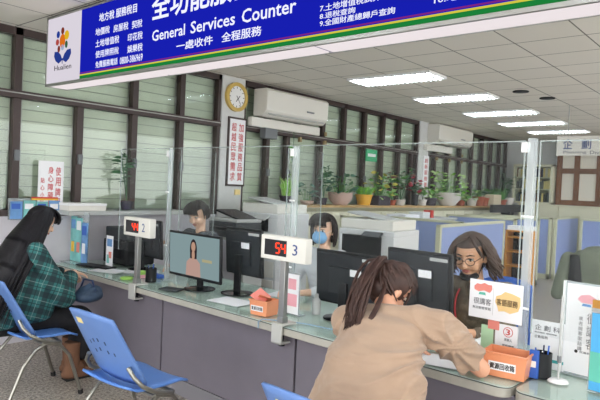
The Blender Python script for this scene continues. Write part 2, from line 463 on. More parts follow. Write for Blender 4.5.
for k in range(7):
    y = 5.05-.93*(k+1)
    if e0 is None:
        t = T('low_cabinet', 'cream low cabinet in the row against the far end wall', 'cabinet', (XE-.44, y+.92, 0), RE, EG)
        b = B(); b.bx(0, .92, .02, .42, 0, 1.398, 'cream'); b.build('body', t)
        for q in (0, 1):
            b = B(); b.bx(.01+q*.46, .45+q*.46, 0, .02, .08, 1.33, 'cream'); b.build('door', t)
        e0 = t
    else: dup(e0, (XE-.44, y+.92, 0))

# ------------------------------------------------------------------ ceiling lamps
lamp0 = None
LG = 'recessed louvred fluorescent ceiling lamps'
def lamp(x, y, label):
    global lamp0
    if lamp0 is None:
        t = T('ceiling_lamp', label, 'ceiling lamp', (x, y, HC), 0, LG)
        b = B(); b.bx(-.22, .22, -.56, -.545, -.03, -.001, 'white'); b.bx(-.22, .22, .545, .56, -.03, -.001, 'white')
        b.bx(-.22, -.205, -.56, .56, -.03, -.001, 'white'); b.bx(.205, .22, -.56, .56, -.03, -.001, 'white')
        b.bx(-.205, .205, -.545, .545, -.004, -.001, 'white'); b.build('housing', t)
        for s in (-.1, .1):
            b = B(); b.bx(s-.018, s+.018, -.53, .53, -.022, -.008, 'tube'); b.build('fluorescent_tube', t)
        b = B()
        for k in range(17): yy = -.5+k/16.0; b.bx(-.2, .2, yy-.005, yy+.005, -.05, -.024, 'alu_white')
        b.bx(-.006, .006, -.54, .54, -.05, -.024, 'alu_white')
        b.build('louvre', t); lamp0 = t; return t
    return dup(lamp0, (x, y, HC), label=label)
names = ['nearest', 'second', 'third', 'fourth', 'farthest']
for k, xx in enumerate((6.09, 7.7, 9.38, 10.9, 12.45)):
    lamp(xx, 3.71, '%s louvred fluorescent lamp in the row over the back office' % names[k])
for k, (xx, yy) in enumerate([(3.9, 3.9), (-.9, .3), (.8, .3), (.8, 3.0), (5.6, -.2), (9.0, -.6), (12.2, -.6), (-.9, 3.0), (.8, -2.5), (5.6, -3), (3.0, .6), (7.4, -.5), (10.7, -.6), (8.2, -3), (11.2, -3), (13.6, -1.2)]):  # extra lamps out of view, added to brighten the room
    lamp(xx, yy, 'unseen louvred ceiling lamp added to brighten the room above the %s' % ['counter', 'waiting side', 'front floor', 'left aisle', 'right office', 'far right office', 'end office', 'entrance side', 'back aisle', 'right back office', 'near counter', 'planning desks', 'planning aisle', 'rear planning desks', 'rear end office', 'end corner'][k])
for (xx, yy, l) in ((8.25, 2.62, 'dark round ceiling vent right of the lamp row'), (7.6, 2.75, 'pale round ceiling speaker beside the dark vent')):
    b = B(); b.cyl((xx, yy, HC-.012), (xx, yy, HC-.001), .1, 'black_matte' if 'dark' in l else 'ceil_void'); b.cyl((xx, yy, HC-.014), (xx, yy, HC-.004), .075, 'black' if 'dark' in l else 'ceil_void')
    tag(b.build('ceiling_vent' if 'dark' in l else 'ceiling_speaker'), l, 'ceiling fitting')

# ------------------------------------------------------------------ blue light box sign
t = T('lightbox_sign', 'long blue illuminated sign reading General Services Counter hung over the counter', 'sign', (2.4, 4.905, 0), RE)
L_ = 5.2; ZB, ZT = 2.345, 2.93
b = B(); b.bx(0, L_, 0, .02, ZB, ZB+.022, 'alu'); b.bx(0, L_, 0, .02, ZT-.022, ZT, 'alu'); b.bx(0, .018, 0, .2, ZB, ZT, 'alu')
b.bx(L_-.02, L_, 0, .2, ZB, ZT, 'alu'); b.bx(0, L_, .19, .2, ZB, ZT, 'alu'); b.bx(0, L_, .0, .2, ZT-.01, ZT, 'alu')
b.build('housing', t, bevel=.002)
b = B(); b.bx(.018, .555, .005, .012, ZB+.022, ZT-.022, 'sign_white'); b.build('white_panel', t)
b = B(); b.bx(.555, L_-.02, .005, .012, 2.37, ZT-.022, 'sign_blue')
b.bx(.555, L_-.02, .004, .012, 2.367, 2.392, 'sign_green'); b.bx(.555, L_-.02, .004, .012, 2.392, 2.402, 'sign_yellow'); b.bx(.555, L_-.02, .004, .012, 2.408, 2.416, 'sign_mag')
b.build('blue_panel', t)
b = B()
for a in (0.02, 1.47, 2.92, 4.37): b.bx(a, min(a+1.42, L_), .02, .19, ZB+.004, ZB+.012, 'sign_under')
b.build('underside_lamp_cover', t)
for x_ in (.5, 2.4, 4.6): pass
tx = lambda yy: 4.905-yy
def sg(s, ya, yb, z0, z1, m='sign_text', bold=.02): text(s, tx(ya), tx(yb), z0, z1, m, t, .0035, bold)
sg('地方稅 服務稅目', 4.09, 3.60, 2.773, 2.84, bold=.03)
sg('地價稅', 4.135, 3.94, 2.674, 2.731); sg('房屋稅', 3.89, 3.70, 2.668, 2.725); sg('契稅', 3.655, 3.53, 2.662, 2.719)
sg('土地增值稅', 4.13, 3.81, 2.586, 2.643); sg('印花稅', 3.70, 3.52, 2.577, 2.634)
sg('使用牌照稅', 4.125, 3.81, 2.505, 2.560); sg('娛樂稅', 3.70, 3.515, 2.495, 2.551)
sg('免費服務電話', 4.12, 3.82, 2.429, 2.480); sg('0800-386969', 3.79, 3.51, 2.425, 2.477)
sg('全功能服務櫃檯', 3.425, 2.02, 2.682, 2.868, bold=.035)
sg('General', 3.408, 3.055, 2.543, 2.617, bold=.022); sg('Services', 2.998, 2.588, 2.542, 2.619, bold=.022); sg('Counter', 2.530, 2.108, 2.540, 2.622, bold=.022)
sg('一處收件', 3.137, 2.78, 2.449, 2.506, bold=.025); sg('全程服務', 2.70, 2.363, 2.449, 2.508, bold=.025)
sg('5.房屋稅籍證明', 1.943, 1.62, 2.63, 2.667); sg('6.土地現值證明', 1.943, 1.62, 2.592, 2.628)
sg('7.土地增值稅試算', 1.942, 1.57, 2.553-.038, 2.552); sg('8.退稅查詢', 1.941, 1.715, 2.476, 2.509)
sg('9.全國財產總歸戶查詢', 1.939, 1.484, 2.437, 2.472); sg('10.地價稅', 1.282, 1.05, 2.448, 2.482)
sg('11.房屋稅', 1.282, 1.05, 2.487, 2.52)
text('Hualien', tx(4.757), tx(4.483), 2.466, 2.508, 'black_txt', t, .0035, 0)
b = B()
def disc(yc, zc, r, m, rz_=None, n=20):
    rz_ = rz_ or r
    b.prism([(tx(yc)+r*math.cos(a*2*pi/n), zc+rz_*math.sin(a*2*pi/n)) for a in range(n)], m, Matrix.Translation((0, .0035, 0)), .002)
disc(4.640, 2.703, .045, 'l_orange', .056); disc(4.640, 2.785, .025, 'l_brown', .029); disc(4.712, 2.762, .026, 'l_blue', .029); disc(4.572, 2.742, .036, 'l_yellow', .038)
disc(4.722, 2.700, .026, 'l_rose'); disc(4.695, 2.642, .021, 'l_brown', .028); disc(4.575, 2.668, .021, 'l_dgreen', .03); disc(4.635, 2.650, .024, 'l_pale')
for sgn in (-1, 1):
    pts = [(0, 0), (.03*sgn, .045), (.075*sgn, .075), (.13*sgn, .078), (.138*sgn, .04), (.11*sgn, .0), (.06*sgn, -.025)]
    if sgn < 0: pts = pts[::-1]
    b.prism([(tx(4.632)+x_, 2.547+z_) for x_, z_ in pts], 'l_navy', Matrix.Translation((0, .0035, 0)), .002)
b.prism([(tx(4.632)-.004, 2.515), (tx(4.632)+.004, 2.515), (tx(4.632)+.004, 2.56), (tx(4.632)-.004, 2.56)], 'l_navy', Matrix.Translation((0, .0035, 0)), .002)
b.build('emblem', t)

# ------------------------------------------------------------------ window wall fittings
t = T('wall_clock', 'round wall clock with yellow rim on the white column', 'clock', (5.19, YW-.03, 2.70))
def ring(R0, R1, m, y, h, bb):
    n = 32
    for k in range(n):
        a0, a1 = 2*pi*k/n, 2*pi*(k+1)/n
        bb.prism([(R0*math.cos(a0), R0*math.sin(a0)), (R1*math.cos(a0), R1*math.sin(a0)), (R1*math.cos(a1), R1*math.sin(a1)), (R0*math.cos(a1), R0*math.sin(a1))], m, Matrix.Translation((0, y, 0)), h)
b = B(); b.cyl((0, -.028, 0), (0, 0, 0), .155, 'white', seg=32); b.build('dial', t)
b = B(); ring(.14, .185, 'clock_rim', -.045, .044, b); b.build('rim', t)
b = B(); b.box((.02, -.031, -.02), (.008, .003, .1), 'black', Matrix.Rotation(R_(40), 3, 'Y')); b.box((.03, -.033, -.035), (.005, .003, .13), 'black', Matrix.Rotation(R_(-35), 3, 'Y')); b.build('clock_hand', t)
b = B()
for k in range(12): a = k*pi/6; b.box((.12*math.sin(a), -.029, .12*math.cos(a)), (.008, .003, .022), 'black', Matrix.Rotation(a, 3, 'Y'))
b.build('hour_marks', t)

t = T('framed_notice', 'tall framed notice with red writing below the clock', 'framed sign', (5.235, YW-.03, 0))
b = B(); b.bx(-.16, .16, -.02, 0, 1.56, 2.445, 'brown_frame'); b.build('frame', t, bevel=.003)
b = B(); b.bx(-.135, .135, -.022, -.019, 1.585, 2.42, 'paper'); b.build('sheet', t)
vtext('加強服務品質', .062, 2.37, .108, 'red_txt', t, -.0225, gap=1.17, w=.085); vtext('超越民眾需求', -.062, 2.37, .108, 'red_txt', t, -.0225, gap=1.17, w=.085)
b = B(); b.bx(5.24, 5.33, YW-.05, YW-.03, 1.45, 1.52, 'pale_yellow'); tag(b.build('switch_box', bevel=.003), 'small yellow switch plate below the framed notice', 'switch')

t = T('framed_notice', 'narrow red and white notice on the farther white column', 'framed sign', (10.33, YW-.03, 0))
b = B(); b.bx(-.11, .11, -.015, 0, 1.5, 2.3, 'paper'); b.build('sheet', t); vtext('創新服務便民', 0, 2.25, .09, 'red_txt', t, -.016, gap=1.3, w=.12)

t = T('window_poster', 'white poster with red writing taped on the left window', 'poster', (0, YW-.03, 0))
b = B(); b.bx(2.665, 2.92, -.002, 0, 1.27, 1.735, 'paper'); b.build('sheet', t)
vtext('使用牌照', 2.865, 1.68, .085, 'red_txt', t, -.0025, gap=1.2, w=.055); vtext('身心障礙優', 2.79, 1.68, .068, 'red_txt', t, -.0025, gap=1.2, w=.055); vtext('貼心小叮', 2.71, 1.57, .05, 'red_txt', t, -.0025, gap=1.4, w=.04)

def aircon(x0, x1, label, z0=2.50, z1=2.86):
    t = T('air_conditioner', label, 'air conditioner', (x0, YW-.03, 0), 0, 'white wall air conditioners')
    w = x1-x0
    b = B(); pr = [(-.0, z0), (-.17, z0), (-.25, z0+.07), (-.26, z1-.03), (-.22, z1), (0, z1)]
    vs = [V3((xx, y, z)) for xx in (0, w) for y, z in pr]; n = len(pr)
    b.hull(vs, [tuple(range(n)), tuple(range(2*n-1, n-1, -1))]+[(i, i+n, (i+1) % n+n, (i+1) % n) for i in range(n)], 'off_white'); b.build('housing', t, bevel=.01)
    b = B(); b.box((w*.5, -.215, z0+.04), (w*.9, .01, .07), 'light_grey', Matrix.Rotation(R_(-48), 3, 'X')); b.build('louvre', t)
    b = B(); b.bx(w*.62, w*.74, -.268, -.259, z0+.13, z0+.15, 'mid_grey'); b.build('badge', t)
    return t
aircon(5.52, 6.82, 'white air conditioner on the wall right of the clock')
aircon(10.35, 11.9, 'white air conditioner farther along the window wall', 2.56, 2.93)
b = B(); b.bx(5.42, 6.85, YW-.12, YW-.035, 2.36, 2.48, 'off_white'); tag(b.build('cable_duct', bevel=.006), 'white cable duct under the air conditioner near the clock', 'duct')
b = B(); b.bx(10.2, 11.3, YW-.12, YW-.035, 2.40, 2.53, 'off_white'); tag(b.build('cable_duct', bevel=.006), 'white cable duct under the farther air conditioner', 'duct')
b = B(); b.bx(5.66, 5.90, YW-.14, YW-.035, 2.22, 2.36, 'mid_grey'); tag(b.build('junction_box', bevel=.005), 'grey junction box below the cable duct by the clock', 'junction box')
t = T('exit_sign', 'small green sign hung on the window frame above the plants', 'sign', (8.37, YW-.05, 2.17))
b = B(); b.bx(-.16, .16, -.01, .01, -.1, .1, 'exit_green'); b.build('panel', t); b = B(); b.bx(-.12, .12, -.012, -.0105, -.02, .03, 'white'); b.build('marking', t)

# end wall: bookcase, timber partition, hanging planning sign
t = T('bookcase', 'cream glass-fronted bookcase standing against the far wall', 'bookcase', (XE-.45, 5.2, 1.432), RE)
b = B(); w = .92; b.bx(0, .05, 0, .4, 0, .93, 'cream'); b.bx(w-.05, w, 0, .4, 0, .93, 'cream'); b.bx(.42, .49, 0, .4, 0, .93, 'cream')
b.bx(0, w, 0, .4, .88, .93, 'cream'); b.bx(0, w, 0, .4, 0, .04, 'cream'); b.bx(0, w, .38, .4, 0, .9, 'cream_dark'); b.bx(.05, w-.05, .03, .38, .33, .35, 'cream'); b.bx(.05, w-.05, .03, .38, .61, .63, 'cream')
b.build('body', t)
bk = 0
for zz in (.042, .352, .632):
    xx = .06
    while xx < w-.1:
        if .38 < xx < .5: xx = .5
        ww = random.uniform(.03, .055); h = random.uniform(.17, .23)
        bb = B(); bb.bx(0, ww-.003, 0, .2, 0, h, random.choice(['dark_grey', 'wood_brown', 'black_matte', 'pale_yellow', 'navy', 'mid_grey', 'panel_white']))
        p = Matrix.Rotation(RE, 4, 'Z') @ V3((xx, .1, 0)); o = bb.build('book', None, loc=(XE-.45+p.x, 5.2+p.y, 1.432+zz), rz=RE)
        tag(o, 'file folder standing in the far bookcase behind its glass doors', 'book', 'files in the far bookcase'); xx += ww+.002; bk += 1
b = B(); b.bx(.05, .42, -.006, -.002, .04, .88, 'window_glass'); b.build('door', t); b = B(); b.bx(.49, w-.05, -.006, -.002, .04, .88, 'window_glass'); b.build('door', t)

t = T('timber_partition', 'brown framed partition with cream panels beyond the planning sign', 'partition', (XE-.3, 4.22, 1.432), RE)
b = B(); b.bx(0, 3.2, .03, .05, 0, 1.2, 'panel_white'); b.build('panels', t)
b = B()
for xx in (0, .38, .85, 1.32, 1.8, 2.3, 2.8): b.bx(xx-.02, xx+.10, 0, .05, 0, 1.5, 'wood_brown')
for zz in (0, .73, 1.15): b.bx(0, 3.2, 0.005, .045, zz, zz+.12, 'wood_brown')
b.build('frame', t)
b = B(); b.bx(.09, 3.2, .02, .03, 1.24, 1.5, 'mid_grey'); b.build('upper_panel', t)

t = T('hanging_sign', 'white hanging sign for the Planning Division over the back office', 'sign', (9.0, 2.69, 0), RE)
b = B(); b.bx(0, 1.35, 0, .03, 2.215, 2.50, 'pale_sign' if 'pale_sign' in M else 'off_white'); b.build('panel', t, bevel=.004)
for xx in (.15, 1.2):
    b = B(); b.cyl((xx, .015, 2.5), (xx, .015, HC), .006, 'alu', seg=8); b.build('wire', t)
for i, c in enumerate('企劃科'):
    text(c, .09+i*.25, .22+i*.25, 2.31, 2.455, 'blue_txt', t, -.002, .02)
text('Planning', .1, .41, 2.235, 2.285, 'grey_txt', t, -.002, .01); text('Division', .46, .75, 2.235, 2.285, 'grey_txt', t, -.002, .01)

# ------------------------------------------------------------------ blue office partitions
def partition(x0, y0, x1, y1, z, label, posts=True):
    a = math.atan2(y1-y0, x1-x0); l = math.hypot(x1-x0, y1-y0)
    t = T('office_partition', label, 'partition', (x0, y0, 0), a, 'blue office partitions with cream frames')
    b = B(); b.bx(.04, l-.04, -.018, .018, .1, z-.03, 'blue_panel'); b.build('panel', t)
    b = B(); b.bx(0, .05, -.03, .03, 0, z, 'part_frame'); b.bx(l-.05, l, -.03, .03, 0, z, 'part_frame'); b.bx(0, l, -.03, .03, z-.035, z, 'part_frame'); b.bx(0, l, -.03, .03, 0, .1, 'part_frame')
    b.build('frame', t, bevel=.004)
partition(6.95, 5.04, 6.95, 4.52, 1.2, 'narrow blue partition behind the masked clerk, left of the copier')
partition(7.62, 4.6, 7.62, 3.45, 1.21, 'blue partition just right of the white copier')
partition(6.42, 3.22, 8.85, 3.36, 1.21, 'blue partition standing behind the woman in glasses')
partition(10.2, 4.95, 10.2, 3.64, 1.2, 'blue partition farther back beyond the orange rack')
partition(10.88, 4.9, 10.88, 3.47, 1.2, 'blue partition seen behind the white upright post')
partition(11.86, 5.0, 11.86, 3.56, 1.2, 'shaded blue partition meeting the corner right of the post')
partition(11.9, 3.5, 13.9, 3.62, 1.2, 'brightly lit blue partition right of the upright post')
partition(13.1, 3.35, 13.1, .6, 1.18, 'farthest blue partition behind the draped jacket')

# far desks with clutter behind partitions
def desk(x0, x1, y0, y1, z, label):
    t = T('office_desk', label, 'desk', (0, 0, 0)); b = B(); b.bx(x0, x1, y0, y1, z-.03, z, 'light_grey'); b.build('desk_top', t, bevel=.003)
    for xx in (x0+.03, x1-.05):
        b = B(); b.bx(xx, xx+.02, y0+.03, y1-.03, 0, z-.03, 'light_grey'); b.build('side_panel', t)
desk(7.85, 9.9, 3.6, 4.3, .74, 'grey office desk behind the glasses woman\'s partition')
desk(8.0, 9.8, 4.55, 5.0, 1.16, 'pale side counter along the cabinets behind the partitions')
bb = [('paper_stack', 8.05, 8.5, 4.6, 4.95, 1.162, .06, 'paper', 'white paper stack lying on the pale side counter'),
      ('cardboard_box', 8.6, 8.85, 4.6, 4.85, 1.162, .10, 'printer_white', 'white box standing on the pale side counter')]
for n, a, c, d, e, z, h, m, l in bb:
    b = B(); b.bx(a, c, d, e, z, z+h, m); tag(b.build(n, bevel=.003), l, n.replace('_', ' '))
b = B(); b.bx(9.0, 9.08, 4.65, 4.8, 1.162, 1.29, 'red'); tag(b.build('tin'), 'small red tin on the side counter by the white box', 'tin')
b = B(); b.bx(11.4, 13.2, 4.55, 4.62, 1.24, 1.4, 'black_matte'); b.bx(12.2, 12.4, 4.5, 4.7, 0, 1.25, 'black_matte'); tag(b.build('office_chair'), 'wide black seat backs showing over the far partitions', 'chair')

# orange rack
t = T('magazine_rack', 'orange wooden rack of papers between the partitions', 'rack', (9.3, 3.32, 0), RE)
b = B(); b.bx(-.17, -.14, 0, .3, 0, 1.05, 'rack_orange'); b.bx(.2, .23, 0, .3, 0, 1.05, 'rack_orange')
for zz in (.25, .48, .71, .94, 1.04): b.bx(-.15, .21, 0, .3, zz-.012, zz+.01, 'rack_orange')
b.bx(-.15, .21, .28, .3, 0, 1.05, 'black_matte')
b.build('frame', t)
b = B(); b.bx(-.15, .22, .02, .28, 1.052, 1.12, 'paper'); tag(b.build('paper_stack', loc=(9.3, 3.32, 0), rz=RE), 'white papers lying on top of the orange rack', 'paper stack')

# ------------------------------------------------------------------ service counter
def slab(u0, u1, v0, v1, z0, z1, r, m, name, parent=None, inset=0, lround=True, rround=True):
    # rounded corners on the customer side
    pts = []
    def arc(cu, cv, a0, a1):
        for k in range(7):
            a = a0+(a1-a0)*k/6; pts.append((cu+r*math.cos(a), cv+r*math.sin(a)))
    u0 += inset; v0 += inset; u1 -= inset
    if rround: arc(u0+r, v0+r, 1.5*pi, pi)
    else: pts.append((u0, v0))
    pts.append((u0, v1)); pts.append((u1, v1))
    if lround: arc(u1-r, v0+r, 0, -.5*pi)
    else: pts.append((u1, v0))
    n = len(pts); b = B()
    vs = [P(u, v, z0) for u, v in pts]+[P(u, v, z1) for u, v in pts]
    b.hull(vs, [tuple(range(n)), tuple(range(2*n-1, n-1, -1))]+[(i, i+n, (i+1) % n+n, (i+1) % n) for i in range(n)], m)
    return b.build(name, parent, bevel=.004 if z1-z0 > .02 else 0)
CT = .75
for (u0, u1, l, l2, tp) in ((.925, 5.48, 'long glass-topped service worktop between clerks and visitors', 1, 'counter_top'), (-1.2, .905, 'nearest glass-topped worktop section at the lower right', 0, 'counter_top_light')):
    t = T('worktop', l, 'counter top')
    slab(u0, u1, 0, .85, .695, .737, .06, 'counter_edge', 'slab', t, lround=not l2)
    slab(u0, u1, .006, .85, .7372, .7405, .055, 'seam_line', 'edge_line', t, lround=not l2)
    slab(u0, u1, .012, .848, .7406, .743, .05, tp, 'surface', t, lround=not l2)
    slab(u0, u1, .012, .848, .7432, CT, .05, 'glass_sheet', 'glass_top', t, lround=not l2)
ul = ['at the lower right edge', 'in front of the seated ponytail woman', 'below the customer screen', 'beside the woman with long black hair']
for k, (u0, u1) in enumerate(((-1.15, .85), (.86, 2.265), (2.275, 3.68), (3.69, 5.45))):
    t = T('counter_unit', 'dark grey counter front cabinet %s' % ul[k], 'cabinet', P(u1, .07, 0), RC, 'dark grey counter units')
    w = u1-u0
    b = B(); b.bx(0, w, .02, .42, .0, .694, 'panel_seam'); b.build('body', t)
    b = B(); b.bx(.004, w-.004, 0, .02, .125, .694, 'dark_panel'); b.build('front_panel', t, bevel=.002)
    b = B(); b.bx(.004, w-.004, .002, .02, .0, .118, 'kick'); b.build('kick_board', t, bevel=.002)

# ------------------------------------------------------------------ acrylic screens and posts
def post(u, v, w, z0, z1, label, name='screen_post'):
    t = T(name, label, 'post', P(u, v, 0), RC)
    b = B(); b.bx(-w/2, w/2, -.02, .02, z0, z1, 'acrylic_edge'); b.build('upright', t, bevel=.005)
    b = B(); b.bx(-w/2-.02, w/2+.02, -.04, .04, CT+.001, CT+.012, 'acrylic_edge'); b.build('base_plate', t, bevel=.003)
    for zz in (1.05, 1.5):
        b = B(); b.cyl((-w/2-.01, -.024, zz), (w/2+.01, -.024, zz), .006, 'white', seg=8); b.build('screw', t)
    b = B(); b.bx(-w/2-.03, -w/2+.002, -.018, .018, z1-.07, z1-.02, 'white'); b.build('bracket', t)
    return t
post(1.005, .35, .04, CT+.012, 1.885, 'clear upright acrylic post behind the orange recycling box')
post(2.60, .35, .02, CT+.012, 1.87, 'clear acrylic post rising behind the display showing 54')
post(4.06, .35, .02, CT+.012, 1.87, 'clear acrylic post between display 44 and the customer screen')
def pane(u0, u1, label, z0=.93, z1=1.868):
    b = B(); b.bx(0, u1-u0, -.003, .003, z0, z1, 'acrylic')
    t = T('acrylic_screen', label, 'screen', P(u1, .35, 0), RC, 'clear acrylic screens over the counter')
    b.build('sheet', t)
    b = B(); b.bx(0, u1-u0, -.0035, .0035, z1, z1+.006, 'acrylic_rim'); b.bx(0, .006, -.0035, .0035, z0, z1, 'acrylic_rim'); b.bx(u1-u0-.006, u1-u0, -.0035, .0035, z0, z1, 'acrylic_rim'); b.build('edge', t)
pane(-.6, .97, 'clear acrylic screen at the right end of the counter')
pane(1.04, 2.575, 'clear acrylic screen in front of the woman in glasses')
pane(2.625, 4.035, 'clear acrylic screen behind the display showing 54')
pane(4.085, 4.86, 'clear acrylic screen behind the display showing 44')
for (u, l) in ((2.70, 'narrow acrylic divider standing crosswise by the display 54'), (3.95, 'narrow acrylic divider standing crosswise right of display 44')):
    b = B(); b.bx(0, .36, -.003, .003, CT+.001, 1.86, 'acrylic'); b.bx(-.004, 0, -.004, .004, CT+.001, 1.86, 'acrylic_rim'); b.bx(.36, .364, -.004, .004, CT+.001, 1.86, 'acrylic_rim')
    tag(b.build('acrylic_divider', loc=P(u, .38, 0), rz=RC+pi/2), l, 'divider')

# ------------------------------------------------------------------ queue displays
SEG = {'4': 'bcfg', '5': 'acdfg'}
def digit(b, ch, x, z, w, h, m):
    t_ = .008; s = SEG[ch]
    def H(zc): b.bx(x+.003, x+w-.003, -.002, 0, zc-t_/2, zc+t_/2, m)
    def Vv(xc, z0, z1): b.bx(xc-t_/2, xc+t_/2, -.002, 0, z0+.003, z1-.003, m)
    if 'a' in s: H(z+h)
    if 'g' in s: H(z+h/2)
    if 'd' in s: H(z)
    if 'f' in s: Vv(x, z+h/2, z+h)
    if 'b' in s: Vv(x+w, z+h/2, z+h)
    if 'e' in s: Vv(x, z, z+h/2)
    if 'c' in s: Vv(x+w, z, z+h/2)
def display(u, num, win, label, up_):
    t = T('queue_display', label, 'number display', P(u, .02, 0), RC, 'red number displays clamped to the counter')
    b = B(); b.bx(-.19, .19, -.02, .04, 1.14, 1.29, 'off_white'); b.build('housing', t, bevel=.006)
    b = B(); b.bx(-.155, .035, -.0215, -.019, 1.168, 1.265, 'black_gloss'); b.build('display_window', t)
    b = B(); digit(b, num[0], -.055, 1.186, .032, .06, 'led_red'); digit(b, num[1], -.008, 1.186, .032, .06, 'led_red')
    o = b.build('lit_digits', t); o.location = (0, -.0215, 0)
    text(win, .085, .125, 1.185, 1.25, 'blue_txt', t, -.021, 0, name='window_number')
    b = B(); b.bx(-.022, .022, -.012, .022, .79, 1.14, 'alu'); b.build('pole', t, bevel=.003)
    b = B(); b.bx(-.045, .05, -.035, .08, CT+.002, CT+.014, 'alu_white'); b.bx(-.04, .045, -.045, -.031, .64, CT+.014, 'alu_white'); b.bx(-.04, .045, -.045, .04, .64, .652, 'alu_white'); b.bx(-.02, .025, -.02, .03, CT+.014, .80, 'alu'); b.build('clamp', t, bevel=.002)
    b = B(); b.cyl((.0, .01, .625), (.0, .01, .690), .012, 'black'); b.cyl((0, .01, .62), (0, .01, .63), .02, 'black'); b.build('clamp_screw', t)
display(2.35, '54', '3', 'white queue display showing 54 beside window number 3', 1)
display(3.99, '44', '2', 'white queue display showing 44 beside window number 2', 1)

# ------------------------------------------------------------------ monitors and counter equipment
def monitor(u, v, w, h, z0, label, face, rot=0, kind='off', tilt=4, name='monitor', base=True):
    # face 'c' : screen towards customers ; 's' : screen towards staff (back seen)
    t = T(name, label, 'monitor', P(u, v, 0), (RC if face == 'c' else RS)+rot)
    zc = z0+h/2; rt = Matrix.Rotation(R_(-tilt), 3, 'X')
    def q(x, y, z): p = rt @ V3((x, y, z)); return p+V3((0, 0, zc))
    b = B(); b.box(q(0, 0, 0), (w, .022, h), 'black', rt); b.box(q(0, .018, 0), (w*.92, .02, h*.9), 'mon_back', rt); b.box(q(0, .035, -.01), (w*.5, .03, h*.5), 'mon_back', rt); b.build('housing', t, bevel=.006)
    b = B(); b.box(q(0, -.0125, .004), (w-.03, .002, h-.04), 'screen_teal' if kind == 'ad' else 'black_gloss', rt); s = b.build('screen', t)
    if kind == 'ad':
        b = B()
        b.ell(q(0, -.0138, .05), (.045, .0012, .085), 'screen_hair', rt); b.ell(q(0, -.0138, .01), (.043, .0012, .08), 'screen_hair', rt)
        b.ell(q(0, -.0150, .075), (.027, .0012, .038), 'screen_skin', rt)
        b.ell(q(0, -.0150, .01), (.019, .0012, .045), 'screen_skin', rt)
        b.prism([(-.085, -.05), (-.095, -.155), (.095, -.155), (.085, -.05), (.045, -.018), (-.045, -.018)], 'screen_pink', Matrix.Translation(q(0, -.0155, 0)) @ rt.to_4x4(), .001)
        b.box(q(.17, -.0138, -.02), (.12, .001, .022), 'screen_gold', rt)
        b.build('advert_picture', s)
    if base:
        b = B(); b.bx(-.03, .03, .05, .075, CT+.012, zc-.02, 'black'); b.build('neck', t, bevel=.003)
        b = B(); b.lathe([(.0, 0), (.125, 0), (.125, .006), (.03, .016), (0, .016)], (0, .06, CT+.001), 'black_gloss', 28); b.build('base', t)
    if face == 's':
        b = B(); b.box(q(-w*.16, .053, h*.16), (.09, .001, .045), 'paper', rt); b.build('asset_sticker', t)
        b = B(); b.box(q(-w*.33, .0295, h*.4), (.12, .001, .02), 'light_grey', rt); b.build('maker_strip', t)
    return t
monitor(3.57, .27, .66, .36, .835, 'customer-facing monitor showing a woman on a pale teal advert', 'c', kind='ad', tilt=-2)
monitor(3.27, .52, .42, .37, .885, 'dark monitor seen from behind right beside the advert screen', 's')
monitor(2.23, .52, .56, .36, .82, 'wide dark monitor seen from behind left of the ponytail woman', 's')
monitor(1.73, .56, .46, .37, .875, 'dark monitor seen from behind between ponytail woman and glasses woman', 's', rot=-.05)
monitor(4.68, .56, .46, .36, .86, 'dark monitor behind the display showing 44', 's')

def slabthing(name, label, cat, u, v, z, du, dv, h, m, rot=0, bevel=0, group=None):
    b = B(); b.bx(-du/2, du/2, -dv/2, dv/2, 0, h, m); o = b.build(name, loc=P(u, v, z), rz=RC+rot, bevel=bevel); return tag(o, label, cat, group)
Zt = CT+.0012
slabthing('paper_sheet', 'white form lying on the counter beneath the writing arm', 'paper', 1.33, .13, Zt, .3, .21, .001, 'paper', .25)
slabthing('paper_sheet', 'white papers beside the ponytail woman\'s hand', 'paper', 1.60, .28, Zt+.002, .21, .3, .003, 'paper', -.4)
slabthing('paper_sheet', 'white paper left of display 44 on the counter', 'paper', 4.75, .2, Zt, .3, .21, .002, 'paper', .4)
slabthing('paper_sheet', 'second white paper farther in behind display 44', 'paper', 4.55, .42, Zt, .3, .21, .002, 'paper', .9)
slabthing('paper_sheet', 'white form lying in front of the advert monitor', 'paper', 3.05, .22, Zt, .3, .21, .002, 'paper', .1)
slabthing('paper_sheet', 'white paper behind the 54 display pole', 'paper', 3.0, .72, Zt, .26, .2, .002, 'paper', .3)
slabthing('yellow_folder', 'yellow folder under papers beside the dark monitor', 'folder', 1.60, .72, Zt, .2, .16, .012, 'yellow', .2)
slabthing('calculator', 'dark flat keypad lying before the advert monitor', 'keypad', 3.66, .13, Zt, .17, .11, .012, 'dark_grey', .35, .003)
slabthing('keyboard', 'black keyboard at the far left end of the counter', 'keyboard', 5.02, .22, Zt, .4, .14, .016, 'black', .25, .004)
t = T('white_tray', 'white plastic tray of papers beyond the glasses woman sign', 'tray', P(1.48, .52, Zt+.014), RC)
b = B(); b.bx(-.17, .17, -.12, .12, 0, .006, 'white'); b.bx(-.17, .17, .115, .12, 0, .04, 'white'); b.bx(-.17, -.165, -.12, .12, 0, .04, 'white'); b.bx(.165, .17, -.12, .12, 0, .04, 'white'); b.build('tray', t)

